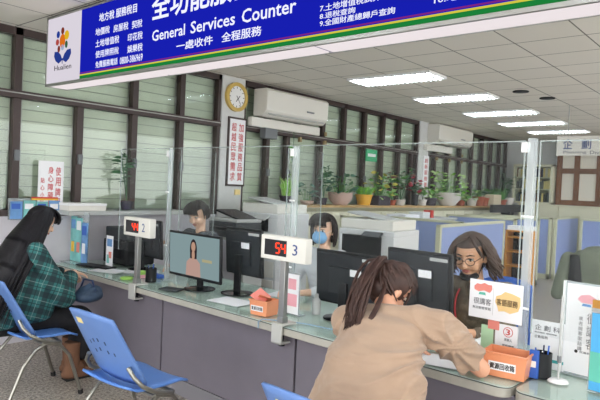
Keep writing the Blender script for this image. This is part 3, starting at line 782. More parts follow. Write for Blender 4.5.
def pen_cup(u, v, label, blue=False):
    t = T('pen_cup', label, 'pen holder', P(u, v, CT+.001), RC)
    b = B(); n = 24; r = .045; h = .115
    b.lathe([(0, 0), (r, 0), (r, h), (r-.004, h), (r-.004, .006), (0, .006)], (0, 0, 0), 'black', 24); b.build('cup', t)
    for k in range(4):
        a = k*1.7; bb2 = B(); p0 = V3((.018*math.cos(a), .018*math.sin(a), .008)); p1 = p0+V3((.012*math.cos(a), .012*math.sin(a), .145-.01*k))
        bb2.tube([p0, p1], .004, ['royal', 'navy', 'royal', 'black'][k], 8); bb2.tube([p1, p1+V3((0, 0, .006))], [.004, .001], 'white', 8)
        w = T('pen', '%s pen standing in the pen holder %s' % (['bright blue', 'dark blue', 'second bright blue', 'black'][k], 'beside the orange box' if blue else 'beside display 44'), 'pen', P(u, v, CT+.001), RC); bb2.build('barrel', w)
    return t
pen_cup(.885, .29, 'black pen holder with blue pens right of the orange recycling box', True)
pen_cup(4.06, .2, 'black pen holder right of the display 44 pole')
if True:
    b = B(); b.bx(-.02, .02, -.008, .008, 0, .13, 'royal'); b.bx(-.012, .012, -.0085, -.0082, .05, .08, 'white'); o = b.build('glue_stick', loc=P(.90, .235, CT+.002), rz=RC, bevel=.004)
    tag(o, 'blue marker box leaning in front of the black pen holder', 'marker box')
for k, (m, l, z) in enumerate((('pink', 'pink ink pad in the stack left of display 44', .0), ('grass_green', 'lime green sponge case on the stack left of display 44', .031))):
    b = B(); b.bx(-.035, .035, -.03, .03, 0, .03, m); tag(b.build('ink_pad', loc=P(4.26, .24, CT+.001+z), rz=RC, bevel=.004), l, 'ink pad')
b = B(); b.lathe([(0, 0), (.05, 0), (.055, .012), (.045, .02), (0, .02)], (0, 0, 0), 'grass_green', 20); tag(b.build('ink_pad', loc=P(4.27, .10, CT+.001)), 'flat lime green dish near the counter edge by display 44', 'dish')
b = B(); b.bx(-.06, .06, -.03, .03, 0, .03, 'royal'); tag(b.build('stamp_box', loc=P(4.2, .36, CT+.001), rz=RC, bevel=.004), 'small blue box behind the ink pads', 'box')

def bin_box(u, v, w, d, h, rot, label, txt, tw):
    t = T('recycling_box', label, 'box', P(u, v, CT+.001), RC+rot, 'orange recycling boxes on the counter')
    b = B(); e = .012; tn = .003
    for s0, s1 in (((-w/2, -d/2), (w/2, -d/2)), ((w/2, -d/2), (w/2, d/2)), ((w/2, d/2), (-w/2, d/2)), ((-w/2, d/2), (-w/2, -d/2))):
        def ex(p, z): k = .88+.12*z/h; return V3((p[0]*k, p[1]*k, z))
        def ix(p, z): k = (.88+.12*z/h); return V3((p[0]*k*(1-2*tn/w), p[1]*k*(1-2*tn/d), max(z, .004)))
        b.hull([ex(s0, 0), ex(s1, 0), ex(s1, h), ex(s0, h), ix(s0, 0), ix(s1, 0), ix(s1, h), ix(s0, h)], [(0, 1, 2, 3), (7, 6, 5, 4), (3, 2, 6, 7)], 'orange_box')
    b.bx(-w/2*.88, w/2*.88, -d/2*.88, d/2*.88, 0, .004, 'orange_in'); b.build('tub', t)
    b = B()
    for x0, x1, y0, y1 in ((-w/2-.005, w/2+.005, -d/2-.005, -d/2+.002), (-w/2-.005, w/2+.005, d/2-.002, d/2+.005), (-w/2-.005, -w/2+.002, -d/2, d/2), (w/2-.002, w/2+.005, -d/2, d/2)): b.bx(x0, x1, y0, y1, h-.008, h, 'orange_box')
    b.build('rim', t, bevel=.002)
    slope = math.atan2(d/2*.12, h)
    b = B(); rt = Matrix.Rotation(slope, 3, 'X')
    lab = bpy.data.objects.new('paper_label', None)
    b.box((0, 0, 0), (tw, .0008, h*.36), 'paper'); o = b.build('paper_label', t); o.location = (-.01, -d/2*.94-.0025, h*.45); o.rotation_euler = (slope, 0, 0)
    text(txt, -tw*.46, tw*.46, -h*.13, h*.13, 'black_txt', o, -.001, .05)
    return t
bin_box(1.0, .18, .20, .14, .115, .14, 'orange recycling box on the counter front right of the elbow', '資源回收箱', .125)
bb1 = bin_box(2.62, .13, .15, .13, .10, .12, 'orange recycling box left of the display 54 pole', '資源回收箱', .1)
b = B(); b.box((-.03, 0, .11), (.1, .1, .002), 'salmon', Euler((.5, .5, .2)).to_matrix()); b.box((.0, .01, .10), (.09, .09, .002), 'orange_box', Euler((-.4, .3, .9)).to_matrix()); tag(b.build('paper_sheet', loc=P(2.64, .14, CT+.001), rz=RC), 'folded salmon paper sticking out of the orange box by display 54', 'paper')
b = B(); b.bx(-.07, .07, -.03, .03, 0, .012, 'royal'); b.bx(-.05, .05, -.02, .02, .012, .03, 'navy')
b.tube([(.06, 0, .02), (.09, .01, .04), (.1, .02, .01)], .004, 'royal', 6); tag(b.build('cable_bundle', loc=P(2.80, .34, CT+.001), rz=RC+.2), 'blue cable bundle behind the orange box by display 54', 'cable')
pts = []
for k in range(25):
    s = k/24; pts.append(P(2.62-.62*s, -.006+.34*math.sin(s*pi)*(1 if s < .8 else 1)*.6 if 0 < k < 24 else .02, CT+.006))
pts = [P(2.52, -.012, .70), P(2.52, -.014, .74), P(2.50, .0, CT+.008), P(2.40, .08, CT+.006), P(2.25, .14, CT+.006), P(2.1, .16, CT+.006), P(1.95, .2, CT+.006), P(1.85, .3, CT+.006)]
b = B(); b.tube(pts, .004, 'cable', 8); tag(b.build('cable'), 'pale blue cable running along the counter right of display 54', 'cable')

# signs on the counter
t = T('acrylic_sign', 'white Hakka service board with orange splash mounted on the acrylic screen', 'sign', P(1.14, .315, 0), RC)
b = B(); b.bx(-.14, .14, 0, .005, .965, 1.16, 'paper'); b.build('board', t, bevel=.001)
b = B()
b.prism([(-.115, 1.125), (-.10, 1.14), (-.08, 1.138), (-.06, 1.147), (-.04, 1.14), (-.02, 1.14), (-.018, 1.118), (-.03, 1.10), (-.06, 1.108), (-.09, 1.10), (-.113, 1.108)], 'salmon', Matrix.Translation((0, -.001, 0)), .001)
b.prism([(-.09, 1.085), (-.05, 1.085), (-.055, 1.098), (-.085, 1.098)], 'teal_green', Matrix.Translation((0, -.001, 0)), .001); b.build('emblem', t)
b = B(); b.prism([(.005, 1.09), (.03, 1.10), (.05, 1.118), (.09, 1.112), (.128, 1.10), (.13, 1.06), (.12, 1.03), (.08, 1.012), (.05, 1.02), (.02, 1.015), (.012, 1.04), (.0, 1.06)], 'sand', Matrix.Translation((0, -.001, 0)), .001); b.build('splash', t)
text('客語服務', .008, .118, 1.045, 1.08, 'brown_txt', t, -.0018, .04); text('很講客', -.115, -.02, 1.035, 1.068, 'grey_txt', t, -.001, .01); text('來去說客家話', -.12, -.02, 1.01, 1.025, 'grey_txt', t, -.001, .02)
b = B(); b.bx(-.0006, .0006, -.001, 0, .99, 1.13, 'light_grey'); b.build('divider_line', t).location = (-.01, 0, 0)
for sx in (-.1, .1):
    b = B(); b.bx(sx-.008, sx+.008, .005, .031, 1.02, 1.04, 'acrylic_edge'); b.build('spacer', t)
t = T('window_notice', 'white window 3 notice taped to the acrylic below the Hakka board', 'notice', P(1.12, .335, 0), RC)
b = B(); b.bx(-.02, .10, 0, .002, .80, .95, 'paper'); b.bx(-.095, -.03, 0, .002, .80, .93, 'green_sheet'); b.bx(-.06, .0, -.001, 0, .915, .96, 'salmon'); b.build('sheet', t)
text('3', .035, .058, .90, .93, 'red', t, -.001, .03); text('承辦人', .028, .07, .868, .884, 'grey_txt', t, -.001, .02); text('服務櫃檯', .02, .08, .842, .853, 'grey_txt', t, -.001, .02)
b = B(); ring(.022, .025, 'red', 0, .0005, b); o = b.build('red_ring', t); o.location = (.047, -.001, .915)
t = T('counter_notice', 'white standing notice for the planning section behind the pen holder', 'notice', P(.905, .44, 0), RC+.05)
b = B(); b.bx(-.095, .095, 0, .003, CT+.002, .985, 'paper'); b.bx(.0, .09, -.001, 0, .785, .80, 'teal_band'); b.build('sheet', t)
text('企 劃 科', -.075, .045, .935, .963, 'grey_txt', t, -.001, .01); text('企劃服務', -.075, -.01, .895, .91, 'grey_txt', t, -.001, .01); text('聯絡電話  服務時間', -.075, .03, .92, .927, 'grey_txt', t, -.001, .01)
b = B(); b.bx(-.095, .095, .003, .06, CT+.002, CT+.006, 'acrylic_edge'); b.build('foot', t)

# round-based stand rod
t = T('sign_stand', 'white rod stand with round base on the counter right of the pens', 'stand', P(.80, .27, CT+.001))
b = B(); b.lathe([(0, 0), (.045, 0), (.045, .005), (.036, .011), (0, .011)], (0, 0, 0), 'white', 28); b.build('base', t)
b = B(); b.cyl((0, 0, .01), (0, 0, .40), .0045, 'light_grey', seg=10); b.build('rod', t)
b = B(); b.cyl((0, 0, .09), (0, 0, .12), .009, 'mid_grey', seg=10); b.build('collar', t)

t = T('brochure_stand', 'acrylic stand with a white Hakka brochure at the right edge', 'brochure stand', P(.765, .42, 0), RC-.05)
b = B(); b.bx(-.085, .085, .02, .024, CT+.002, 1.20, 'acrylic_edge'); b.bx(-.085, -.079, .0, .03, CT+.002, 1.2, 'white'); b.bx(-.085, .085, 0, .1, CT+.002, CT+.006, 'acrylic_edge'); b.build('holder', t)
b = B(); b.bx(-.07, .08, .012, .018, CT+.012, 1.19, 'paper'); br = b.build('brochure', t)
vtext('很講客', .045, 1.06, .05, 'grey_txt', t, .0115, .0, 1.2, w=.035); vtext('來去說客家話講', .0, 1.04, .02, 'grey_txt', t, .0115, .0, 1.2)
b = B(); b.prism([(-.02, 1.12), (-.005, 1.14), (.03, 1.148), (.06, 1.135), (.072, 1.12), (.05, 1.105), (.0, 1.105)], 'pink', Matrix.Translation((0, .011, 0)), .0008); b.prism([(0, 1.09), (.045, 1.09), (.04, 1.102), (.005, 1.102)], 'leaflet_blue', Matrix.Translation((0, .011, 0)), .0008); b.build('emblem', t)
text('花蓮縣', .0, .05, .865, .875, 'grey_txt', t, .0115, .02); b = B(); b.ell((-.015, .0115, .87), (.008, .0005, .008), 'black_txt'); b.build('mark', t)
t = T('brochure_stand', 'stacked yellow and sky blue brochures at the right picture edge', 'brochure stand', P(.61, .24, 0), RC-.08)
b = B(); b.bx(-.06, .12, .01, .014, CT+.002, 1.12, 'acrylic_edge'); b.bx(-.06, .12, 0, .1, CT+.002, CT+.006, 'acrylic_edge'); b.build('holder', t)
b = B(); b.bx(-.052, .12, .0, .008, CT+.01, 1.10, 'sky'); b.bx(-.052, .12, -.001, 0, .8, .93, 'teal_green'); b.build('brochure', t)
b = B(); b.bx(-.06, .12, .016, .028, CT+.01, 1.155, 'gold_br'); b.bx(-.062, .12, .015, .016, .85, .95, 'pale_yellow'); b.build('brochure', t)
b = B(); b.cyl((.03, .012, 1.13), (.03, .0155, 1.13), .016, 'white'); b.cyl((.03, .010, 1.13), (.03, .0125, 1.13), .009, 'red'); b.build('emblem', t)

# leaflet rack and stands at the left end
t = T('leaflet_rack', 'teal and blue leaflet rack on the counter end behind the long haired woman', 'leaflet rack', P(5.33, .12, CT+.001), RC)
b = B(); b.bx(-.20, .14, .1, .106, 0, .50, 'acrylic_edge'); b.bx(-.20, .14, -.02, .1, 0, .005, 'acrylic_edge'); b.build('holder', t)
for k, (x0, m, h) in enumerate(((-.195, 'leaflet_teal', .45), (-.083, 'leaflet_teal', .44), (.03, 'leaflet_blue', .40))):
    b = B(); b.bx(x0, x0+.108, .085, .097, .008, h, m); b.bx(x0+.01, x0+.098, .083, .085, h-.12, h-.03, ['leaflet_blue', 'paper', 'royal'][k]); b.bx(x0+.02, x0+.08, .083, .085, .1, .2, ['yellow', 'salmon', 'paper'][k]); b.build('leaflet', t)
t = T('desk_printer', 'black printer at the far left end of the counter', 'printer', P(5.12, .62, CT+.001), RC)
b = B(); b.bx(-.22, .22, -.16, .16, 0, .24, 'black_matte'); b.build('body', t, bevel=.015); b = B(); b.bx(-.2, .2, -.15, .15, .24, .36, 'dark_grey'); b.bx(-.15, .15, -.17, -.15, .06, .16, 'black'); b.build('scanner_lid', t, bevel=.012)
t = T('document_box', 'flat white box on the ledge below the left windows', 'box', (3.08, 5.42, 1.261), 0)
b = B(); b.bx(-.2, .2, -.1, .1, 0, .07, 'off_white'); b.build('body', t, bevel=.004); b = B(); b.bx(-.205, .205, -.105, .105, .05, .075, 'white'); b.build('lid', t, bevel=.003)
t = T('leaflet_stand', 'pale leaflet standing upright before the far left monitor', 'leaflet', P(4.93, .30, CT+.001), RC)
b = B(); b.bx(-.06, .06, 0, .004, .0, .30, 'paper'); b.bx(-.045, .045, -.001, 0, .2, .27, 'leaflet_blue'); b.bx(-.01, .04, -.001, 0, .09, .15, 'salmon'); b.bx(-.045, .0, -.001, 0, .04, .12, 'leaflet_teal'); b.build('sheet', t)
b = B(); b.bx(-.06, .06, .0, .06, 0, .003, 'acrylic_edge'); b.build('foot', t)
t = T('leaflet_stand', 'clear stand of pink leaflets behind the 54 display pole', 'leaflet', P(2.50, .26, CT+.001), RC)
b = B(); b.bx(-.07, .07, 0, .004, .0, .28, 'acrylic_edge'); b.bx(-.07, .07, -.0, .06, 0, .004, 'acrylic_edge'); b.build('holder', t)
b = B(); b.bx(-.062, .062, -.004, -.001, .01, .27, 'paper'); b.bx(-.03, .04, -.005, -.004, .17, .24, 'pink'); b.bx(-.05, .05, -.005, -.004, .06, .14, 'pink'); b.build('leaflet', t)
b = B(); b.lathe([(0, 0), (.028, 0), (.03, .09), (.012, .11), (.012, .135), (0, .135)], (0, 0, 0), 'light_grey', 16); tag(b.build('sanitizer_bottle', loc=P(2.42, .42, CT+.001)), 'small grey pump bottle left of the wide dark monitor', 'bottle')

# phone & dark things on the far left behind the counter
t = T('office_desk', 'pale side desk behind the clerks at the left end', 'desk', (0, 0, 0))
b = B(); 
for p0, p1 in (((4.55, 1.68), (5.42, 1.98)),):
    c = P((p0[0]+p1[0])/2, (p0[1]+p1[1])/2, .98); b.box(c, (p1[1]-p0[1], p1[0]-p0[0], .03), 'light_grey', Matrix.Rotation(-.05, 3, 'Z'))
b.build('desk_top', t)
for uu in (4.6, 5.38):
    b = B(); b.box(P(uu, 1.83, .482), (.28, .03, .963), 'light_grey', Matrix.Rotation(-.05, 3, 'Z')); b.build('side_panel', t)
# copiers
def copier(x, y, rz_, label, z=0, w=.58, dark=True):
    t = T('photocopier', label, 'copier', (x, y, z), rz_)
    b = B(); b.bx(-w/2, w/2, -.3, .3, .02, .84, 'printer_white'); b.build('body', t, bevel=.012)
    b = B()
    for q in range(3): b.bx(-w/2+.03, w/2-.03, -.312, -.3, .12+q*.2, .29+q*.2, 'off_white'); b.bx(-.08, .08, -.316, -.312, .24+q*.2, .262+q*.2, 'mid_grey')
    b.build('drawer', t, bevel=.004)
    b = B(); b.bx(-w/2+.04, w/2-.14, -.29 if dark else -.2, .25, .84, 1.14, 'black_matte'); b.build('output_slot', t)
    if not dark: b = B(); b.bx(-w/2+.04, w/2-.14, -.295, -.21, .841, 1.0, 'printer_white'); b.build('front_cover', t)
    b = B(); b.bx(w/2-.14, w/2, -.3, .3, .84, 1.15, 'printer_white'); b.bx(-w/2, -w/2+.04, -.3, .3, .84, 1.15, 'printer_white'); b.bx(-w/2, w/2, -.3, .3, 1.14, 1.2, 'printer_white'); b.build('scanner', t, bevel=.012)
    b = B(); b.bx(-w/2, w/2-.04, -.26, .3, 1.2, 1.3, 'off_white'); b.box((-.05, -.05, 1.33), (w*.7, .34, .02), 'light_grey', Matrix.Rotation(R_(8), 3, 'Y')); b.build('document_feeder', t, bevel=.02)
    b = B(); b.box((.1, -.37, 1.16), (.2, .10, .02), 'dark_grey' if dark else 'light_grey', Matrix.Rotation(R_(25), 3, 'X')); b.build('control_panel', t, bevel=.004)
    return t
copier(5.14, 4.70, RC+.1, 'white photocopier standing behind the clerk with the red lanyard', dark=False).scale = (1, 1, 1.06)
copier(5.12, 3.22, RC+.15, 'white photocopier with dark slot behind the masked clerk', w=.62)
t = T('desk_printer', 'black multifunction printer right behind the lanyard clerk', 'printer', P(4.92, 1.84, .996), RC)
b = B(); b.bx(-.24, .24, -.19, .19, 0, .17, 'dark_grey'); b.bx(-.24, .24, -.19, .19, .17, .21, 'light_grey'); b.build('body', t, bevel=.012)
b = B(); b.box((.02, .0, .25), (.4, .3, .02), 'black', Matrix.Rotation(R_(12), 3, 'Y')); b.box((.02, -.2, .1), (.3, .1, .03), 'black'); b.build('tray', t)


# ------------------------------------------------------------------ plants on the shelf
def pot(t, r, h, m, square=False, bowl=False):
    b = B()
    if square: b.bx(-r*1.3, r*1.3, -r*.8, r*.8, 0, h, m); b.build('pot', t, bevel=.008)
    else:
        pr = [(0, 0), (r*.55, 0), (r*.95, h*.5), (r, h), (r*.9, h), (r*.85, h*.85), (0, h*.85)] if bowl else [(0, 0), (r*.72, 0), (r*.95, h*.85), (r*1.05, h*.86), (r*1.05, h), (r*.9, h), (r*.88, h*.86), (0, h*.86)]
        b.lathe(pr, (0, 0, 0), m, 20); b.build('pot', t)
def plant(x, label, pr, ph, pm, kind, lm, H, spread, n=40, square=False, bowl=False, extra=None, z=SH, y=5.27, name='potted_plant'):
    t = T(name, label, 'plant', (x, y, z+.001), 0)
    pot(t, pr, ph, pm, square, bowl)
    b = B()
    ms = lm if isinstance(lm, list) else [lm]
    if kind == 'bush':
        for k in range(n):
            a = random.uniform(0, 2*pi); rr = spread*math.sqrt(random.random()); zz = ph*.8+(H-ph)*random.random()
            base = V3((pr*.4*math.cos(a), pr*.4*math.sin(a), ph*.8)); tip = V3((rr*math.cos(a), min(rr*math.sin(a), .22), zz))
            if k % 2 == 0: b.tube([base, (base+tip)/2+V3((0, 0, .03)), tip], .003, 'leaf_green', 5)
            b.leaf(tip, (math.cos(a), math.sin(a), random.uniform(-.2, .6)), random.uniform(.08, .13), random.uniform(.06, .095), random.choice(ms))
    elif kind == 'grass':
        for k in range(n):
            a = random.uniform(0, 2*pi); base = V3((pr*.6*random.uniform(-1, 1), pr*.6*random.uniform(-1, 1), ph*.8)); s = spread*random.uniform(.3, 1); h = (H-ph)*random.uniform(.6, 1)
            p1 = base+V3((s*.4*math.cos(a), s*.4*math.sin(a), h*.7)); p2 = base+V3((s*math.cos(a), s*math.sin(a)*.8, h*random.uniform(.75, 1)))
            b.tube([base, p1, p2], [.006, .008, .001], random.choice(ms), 4)
    elif kind == 'stem':
        for k in range(max(3, n//9)):
            a = random.uniform(0, 2*pi); top = V3((spread*.6*math.cos(a), spread*.6*math.sin(a), H*random.uniform(.7, 1)))
            base = V3((0, 0, ph*.8)); mid = (base+top)/2+V3((0, 0, .04)); b.tube([base, mid, top], .005, 'leaf_dark', 5)
            for q in range(9):
                s = .35+.65*q/8; p = base.lerp(top, s)+V3((0, 0, .04*math.sin(pi*s))); aa = random.uniform(0, 2*pi)
                b.leaf(p, (math.cos(aa), math.sin(aa), .3), random.uniform(.09, .15), .055, random.choice(ms))
    b.build('foliage', t, smooth=False)
    if extra: extra(t)
    return t
plant(6.0, 'tall bright green grassy plant in a dark pot, first on the shelf', .11, .12, 'pot_dark', 'grass', ['leaf_bright', 'leaf_pale'], .42, .17, 90)
plant(6.42, 'small sparse bluish plant in a clay saucer right of the bright grass', .10, .06, 'pot_pink', 'bush', 'leaf_blue', .30, .14, 18, bowl=True)
plant(6.80, 'thin dark climbing plant against the brown window post', .06, .10, 'pot_dark', 'stem', 'leaf_dark', .62, .10, 36)
plant(7.22, 'bushy blue green plant in a pinkish bowl', .19, .19, 'pot_pink', 'bush', ['leaf_blue', 'leaf_dark'], .50, .21, 60, bowl=True)
plant(7.86, 'bright green plant in a yellow pot', .14, .17, 'pot_yellow', 'grass', ['leaf_bright', 'leaf_green'], .36, .22, 110)
plant(8.32, 'yellow leaved plant in a dark rectangular planter', .14, .16, 'pot_dark', 'bush', ['leaf_yellow', 'leaf_pale', 'leaf_green'], .58, .24, 70, square=True)
plant(8.72, 'reddish leaved plant in a small clay pot', .08, .09, 'terracotta', 'stem', ['leaf_red', 'leaf_dark'], .50, .14, 40)
plant(9.02, 'tall grey red leafy plant in a pale small pot', .09, .10, 'pot_white', 'stem', ['leaf_red', 'leaf_dark', 'leaf_green'], .72, .3, 90)
def flow(t):
    b = B()
    for k in range(26): a = random.uniform(0, 6.28); b.leaf((.06*math.cos(a), .05*math.sin(a), random.uniform(.2, .5)), (math.cos(a), math.sin(a), .4), .09, .07, 'flower_red')
    b.build('flowers', t, smooth=False)
plant(9.52, 'dark vase holding a crimson red flower bunch', .07, .20, 'black', 'stem', 'leaf_dark', .40, .06, 20, extra=flow)
plant(9.82, 'small white pot with thin stems right of the red flowers', .08, .11, 'pot_white', 'stem', 'leaf_green', .34, .1, 20)
plant(10.15, 'grey green plant in a dark woven pot by the farther column', .12, .15, 'pot_dark', 'bush', ['leaf_green', 'leaf_pale'], .34, .16, 30)
plant(10.85, 'big pale green leafy plant in a white bowl', .26, .26, 'pot_white', 'bush', ['leaf_pale', 'leaf_bright', 'leaf_pale'], .72, .36, 110, bowl=True)
plant(11.45, 'low trailing green plant right of the white bowl', .1, .12, 'terracotta', 'bush', ['leaf_pale', 'leaf_green'], .25, .15, 30)
plant(12.0, 'small green plant in a grey pot behind the glasses woman', .12, .16, 'pot_white', 'bush', ['leaf_green', 'leaf_pale'], .36, .18, 30)
plant(12.35, 'plain clay pot with short stems', .13, .2, 'terracotta', 'stem', 'leaf_green', .34, .08, 18)
plant(12.64, 'clay pot with drooping dark leaves left of the cream pot', .12, .18, 'terracotta', 'stem', 'leaf_dark', .4, .14, 20)
plant(13.1, 'long green leaves in a cream square pot', .17, .26, 'pot_cream', 'grass', ['leaf_green', 'leaf_dark'], .5, .28, 40, square=True)
plant(13.6, 'wide green plant in a low clay pot', .16, .15, 'terracotta', 'grass', ['leaf_green', 'leaf_dark'], .5, .28, 50)
plant(14.0, 'tall thin dark plant in a white bowl at the shelf end', .18, .2, 'pot_white', 'stem', 'leaf_dark', .8, .2, 50, bowl=True)
# climbing vine on a string
t = T('climbing_vine', 'green vine climbing a string in front of the window', 'plant', (6.26, 5.40, SH), 0)
b = B(); b.cyl((0, 0, .01), (.02, .05, 1.08), .004, 'leaf_dark', seg=5); b.build('string', t)
b = B()
for k in range(34): a = random.uniform(0, 6.28); zz = random.uniform(.2, .85); b.leaf((random.uniform(-.04, .04), 0, zz), (math.cos(a), math.sin(a)*.4, .1), .08, .05, random.choice(['leaf_green', 'leaf_pale', 'leaf_blue']))
b.build('foliage', t, smooth=False)
b = B(); 
plant(3.58, 'tall sparse plant silhouetted in the left window', .07, .1, 'pot_dark', 'stem', 'leaf_dark', .62, .12, 36, z=1.262, y=5.42)
b = B(); b.bx(2.86, 4.3, 5.28, YW-.015, 1.22, 1.26, 'light_grey'); tag(b.build('window_ledge'), 'narrow grey ledge below the left windows', 'ledge')

t = T('leaflet_rack', 'clear rack of pale blue leaflets on the window frame behind the long haired woman', 'leaflet rack', (2.40, 5.535, 1.17), 0)
b = B(); b.bx(0, .5, -.008, -.002, 0, .2, 'acrylic_edge'); b.bx(0, .5, -.07, -.002, 0, .006, 'acrylic_edge'); b.build('holder', t)
for k, m in enumerate(('leaflet_blue', 'leaflet_teal', 'leaflet_teal', 'leaflet_blue')):
    b = B(); b.bx(.01+.122*k, .12+.122*k, -.03, -.02, .008, .17+.01*(k % 2), m); b.bx(.02+.122*k, .10+.122*k, -.032, -.03, .1, .15, 'paper' if k % 2 else 'royal'); b.build('leaflet', t)
b = B(); b.bx(.20, .46, -.034, -.031, .185, .2, 'yellow'); b.bx(.20, .46, -.034, -.031, .2, .215, 'red'); b.build('stripe_card', t)

# ------------------------------------------------------------------ blue visitor chairs
def chair(label, loc, rz):
    t = T('visitor_chair', label, 'chair', loc, rz, None)
    def back(i, j):
        x = (i-.5)*2; z = .47+.41*j; w = .24*(1-.12*j) if j > .05 else .24*(.90+.1*j/.05)
        y = -.11-.22*j+.035*x*x
        return V3((x*w, y, z-.02*j*x*x))
    b = B(); b.surf(back, 14, 12, 'chair_back_blue'); bk = b.build('backrest', t, solid=.012, bevel=0, angle=60)
    b = B()
    for (hx, hz) in ((-.10, .68), (-.05, .70), (.0, .71), (.06, .70), (-.08, .63), (-.02, .65), (.05, .645), (.1, .64)):
        y = -.11-.22*(hz-.47)/.41-.0085+.035*(hx/.22)**2; b.box((hx, y, hz), (.009, .003, .022), 'hole', Matrix.Rotation(R_(28), 3, 'X'))
    b.build('slots', bk)
    b = B(); y = -.11-.22*(.81-.47)/.41-.006; b.box((-.1, y, .81), (.05, .002, .036), 'pale_yellow', Matrix.Rotation(R_(28), 3, 'X')); b.build('sticker', bk)
    def seat(i, j):
        x = (i-.5)*2; y = -.20+.44*j; w = .215+.025*math.sin(pi*min(1, j*1.0)) if j < .9 else .225-.03*(j-.9)/.1
        z = .445+.012*x*x-.035*max(0, (j-.75)/.25)**2+(.03*max(0, .15-j)/.15)
        return V3((x*w, y, z))
    b = B(); b.surf(seat, 12, 14, 'chair_blue'); b.build('seat', t, solid=.014, angle=60)
    for s, nm in ((-1, 0), (1, 0)):
        pts = [V3((s*.19, -.178, .585)), V3((s*.232, -.165, .535)), V3((s*.258, -.125, .485)), V3((s*.264, -.06, .448)), V3((s*.262, .01, .422)), V3((s*.245, .08, .405)), V3((s*.22, .1, .402))]
        b = B(); b.tube(pts, .0125, 'steel', 10); b.build('back_support', t)
        b = B(); b.tube([(s*.235, .02, .415), (s*.24, -.08, .37), (s*.245, -.16, .27), (s*.25, -.26, .02)], .0125, 'steel', 10); b.build('leg', t)
        b = B(); b.cyl((s*.25, -.262, 0), (s*.25, -.26, .03), .018, 'rubber', seg=12); b.build('foot', t)
        b = B(); b.tube([(s*.235, -.03, .415), (s*.24, .09, .385), (s*.245, .16, .30), (s*.25, .25, .02)], .0125, 'steel', 10); b.build('leg', t)
        b = B(); b.cyl((s*.25, .252, 0), (s*.25, .25, .03), .018, 'rubber', seg=12); b.build('foot', t)
    b = B(); b.cyl((-.235, -.03, .405), (.235, -.03, .405), .011, 'steel', seg=10); b.cyl((-.235, .1, .40), (.235, .1, .40), .011, 'steel', seg=10); b.build('crossbar', t)
    return t
c0 = chair('empty blue chair pulled out in front of the counter', (1.99, 2.87, 0), -pi/2+.02)
c1 = dup(c0, (2.05, 4.22, 0), RC-.04, 'blue chair the long haired woman sits on')
c2 = dup(c0, (1.87, 1.25, 0), RC-.02, 'blue chair under the ponytail woman, only its back corner showing')

# office chairs behind
t = T('office_chair', 'royal blue mesh chair back behind the woman in glasses', 'chair', P(1.60, 1.46, 0), RS)
def bk(i, j): x = (i-.5)*2; return V3((x*.22*(1-.15*j), -.02-.08*j+.04*x*x, .55+.47*j-.04*x*x*j))
b = B(); b.surf(bk, 12, 10, 'royal'); b.build('backrest', t, solid=.02)
b = B(); b.surf(lambda i, j: V3(((i-.5)*.46, .02+.44*j, .46)), 4, 4, 'black'); b.build('seat', t, solid=.06)
b = B(); b.cyl((0, .22, .05), (0, .22, .43), .025, 'mid_grey'); b.build('column', t)
b = B()
for k in range(5): a = k*2*pi/5; b.tube([(0, .22, .09), (.27*math.cos(a), .22+.27*math.sin(a), .06)], [.025, .015], 'black', 8); b.ell((.27*math.cos(a), .22+.27*math.sin(a), .03), .03, 'black', nu=10, nv=6)
b.build('base', t)
t = T('office_chair', 'office chair behind the brochures carrying a draped jacket', 'chair', P(1.45, 3.1, 0), RS+.3)
b = B(); b.surf(lambda i, j: V3(((i-.5)*.46, -.05+.05*(2*i-1)**2, .55+.54*j)), 8, 6, 'black'); b.build('backrest', t, solid=.03)
b = B(); b.surf(lambda i, j: V3(((i-.5)*.46, .02+.44*j, .46)), 4, 4, 'black'); b.build('seat', t, solid=.06)
b = B(); b.cyl((0, .22, .05), (0, .22, .43), .025, 'mid_grey'); b.build('column', t)
b = B()
for k in range(5): a = k*2*pi/5; b.tube([(0, .22, .09), (.27*math.cos(a), .22+.27*math.sin(a), .06)], [.025, .015], 'black', 8); b.ell((.27*math.cos(a), .22+.27*math.sin(a), .03), .03, 'black', nu=10, nv=6)
b.build('base', t)

# ------------------------------------------------------------------ people
def remesh(b, name, parent, voxel=.007, smooth=6, post=None, mode=None):
    me = bpy.data.meshes.new('tmp'); b.bm.to_mesh(me); b.bm.free()
    base = b.mats[0]
    o = bpy.data.objects.new('tmp', me); COL.objects.link(o)
    r = o.modifiers.new('r', 'REMESH'); r.mode = 'VOXEL'; r.voxel_size = voxel; r.use_smooth_shade = True
    s = o.modifiers.new('s', 'SMOOTH'); s.factor = .5; s.iterations = smooth
    bpy.context.view_layer.update(); dg = bpy.context.evaluated_depsgraph_get()
    nm = bpy.data.meshes.new_from_object(o.evaluated_get(dg)); bpy.data.objects.remove(o)
    nm.materials.clear(); nm.materials.append(M[base])
    if post:
        p = B(); p.mats = [base]; p.bm.from_mesh(nm)
        for f_ in p.bm.faces: f_.material_index = 0
        post(p)
        for f_ in p.bm.faces: f_.smooth = True
        nm2 = bpy.data.meshes.new(name); p.bm.to_mesh(nm2); p.bm.free()
        for k in p.mats: nm2.materials.append(M[k])
        nm = nm2
    else:
        for poly in nm.polygons: poly.use_smooth = True; poly.material_index = 0
    nm.name = name
    n = bpy.data.objects.new(name, nm); COL.objects.link(n); n.parent = parent
    return n
def chain(b, ps, m, n=5):
    # ps: list of (center, (rx,ry,rz)) ; ellipsoids interpolated between them
    for (c0_, r0), (c1_, r1) in zip(ps[:-1], ps[1:]):
        for k in range(n+1):
            s = k/n; b.ell(V3(c0_).lerp(V3(c1_), s), tuple(r0[i]*(1-s)+r1[i]*s for i in range(3)), m, nu=20, nv=12)
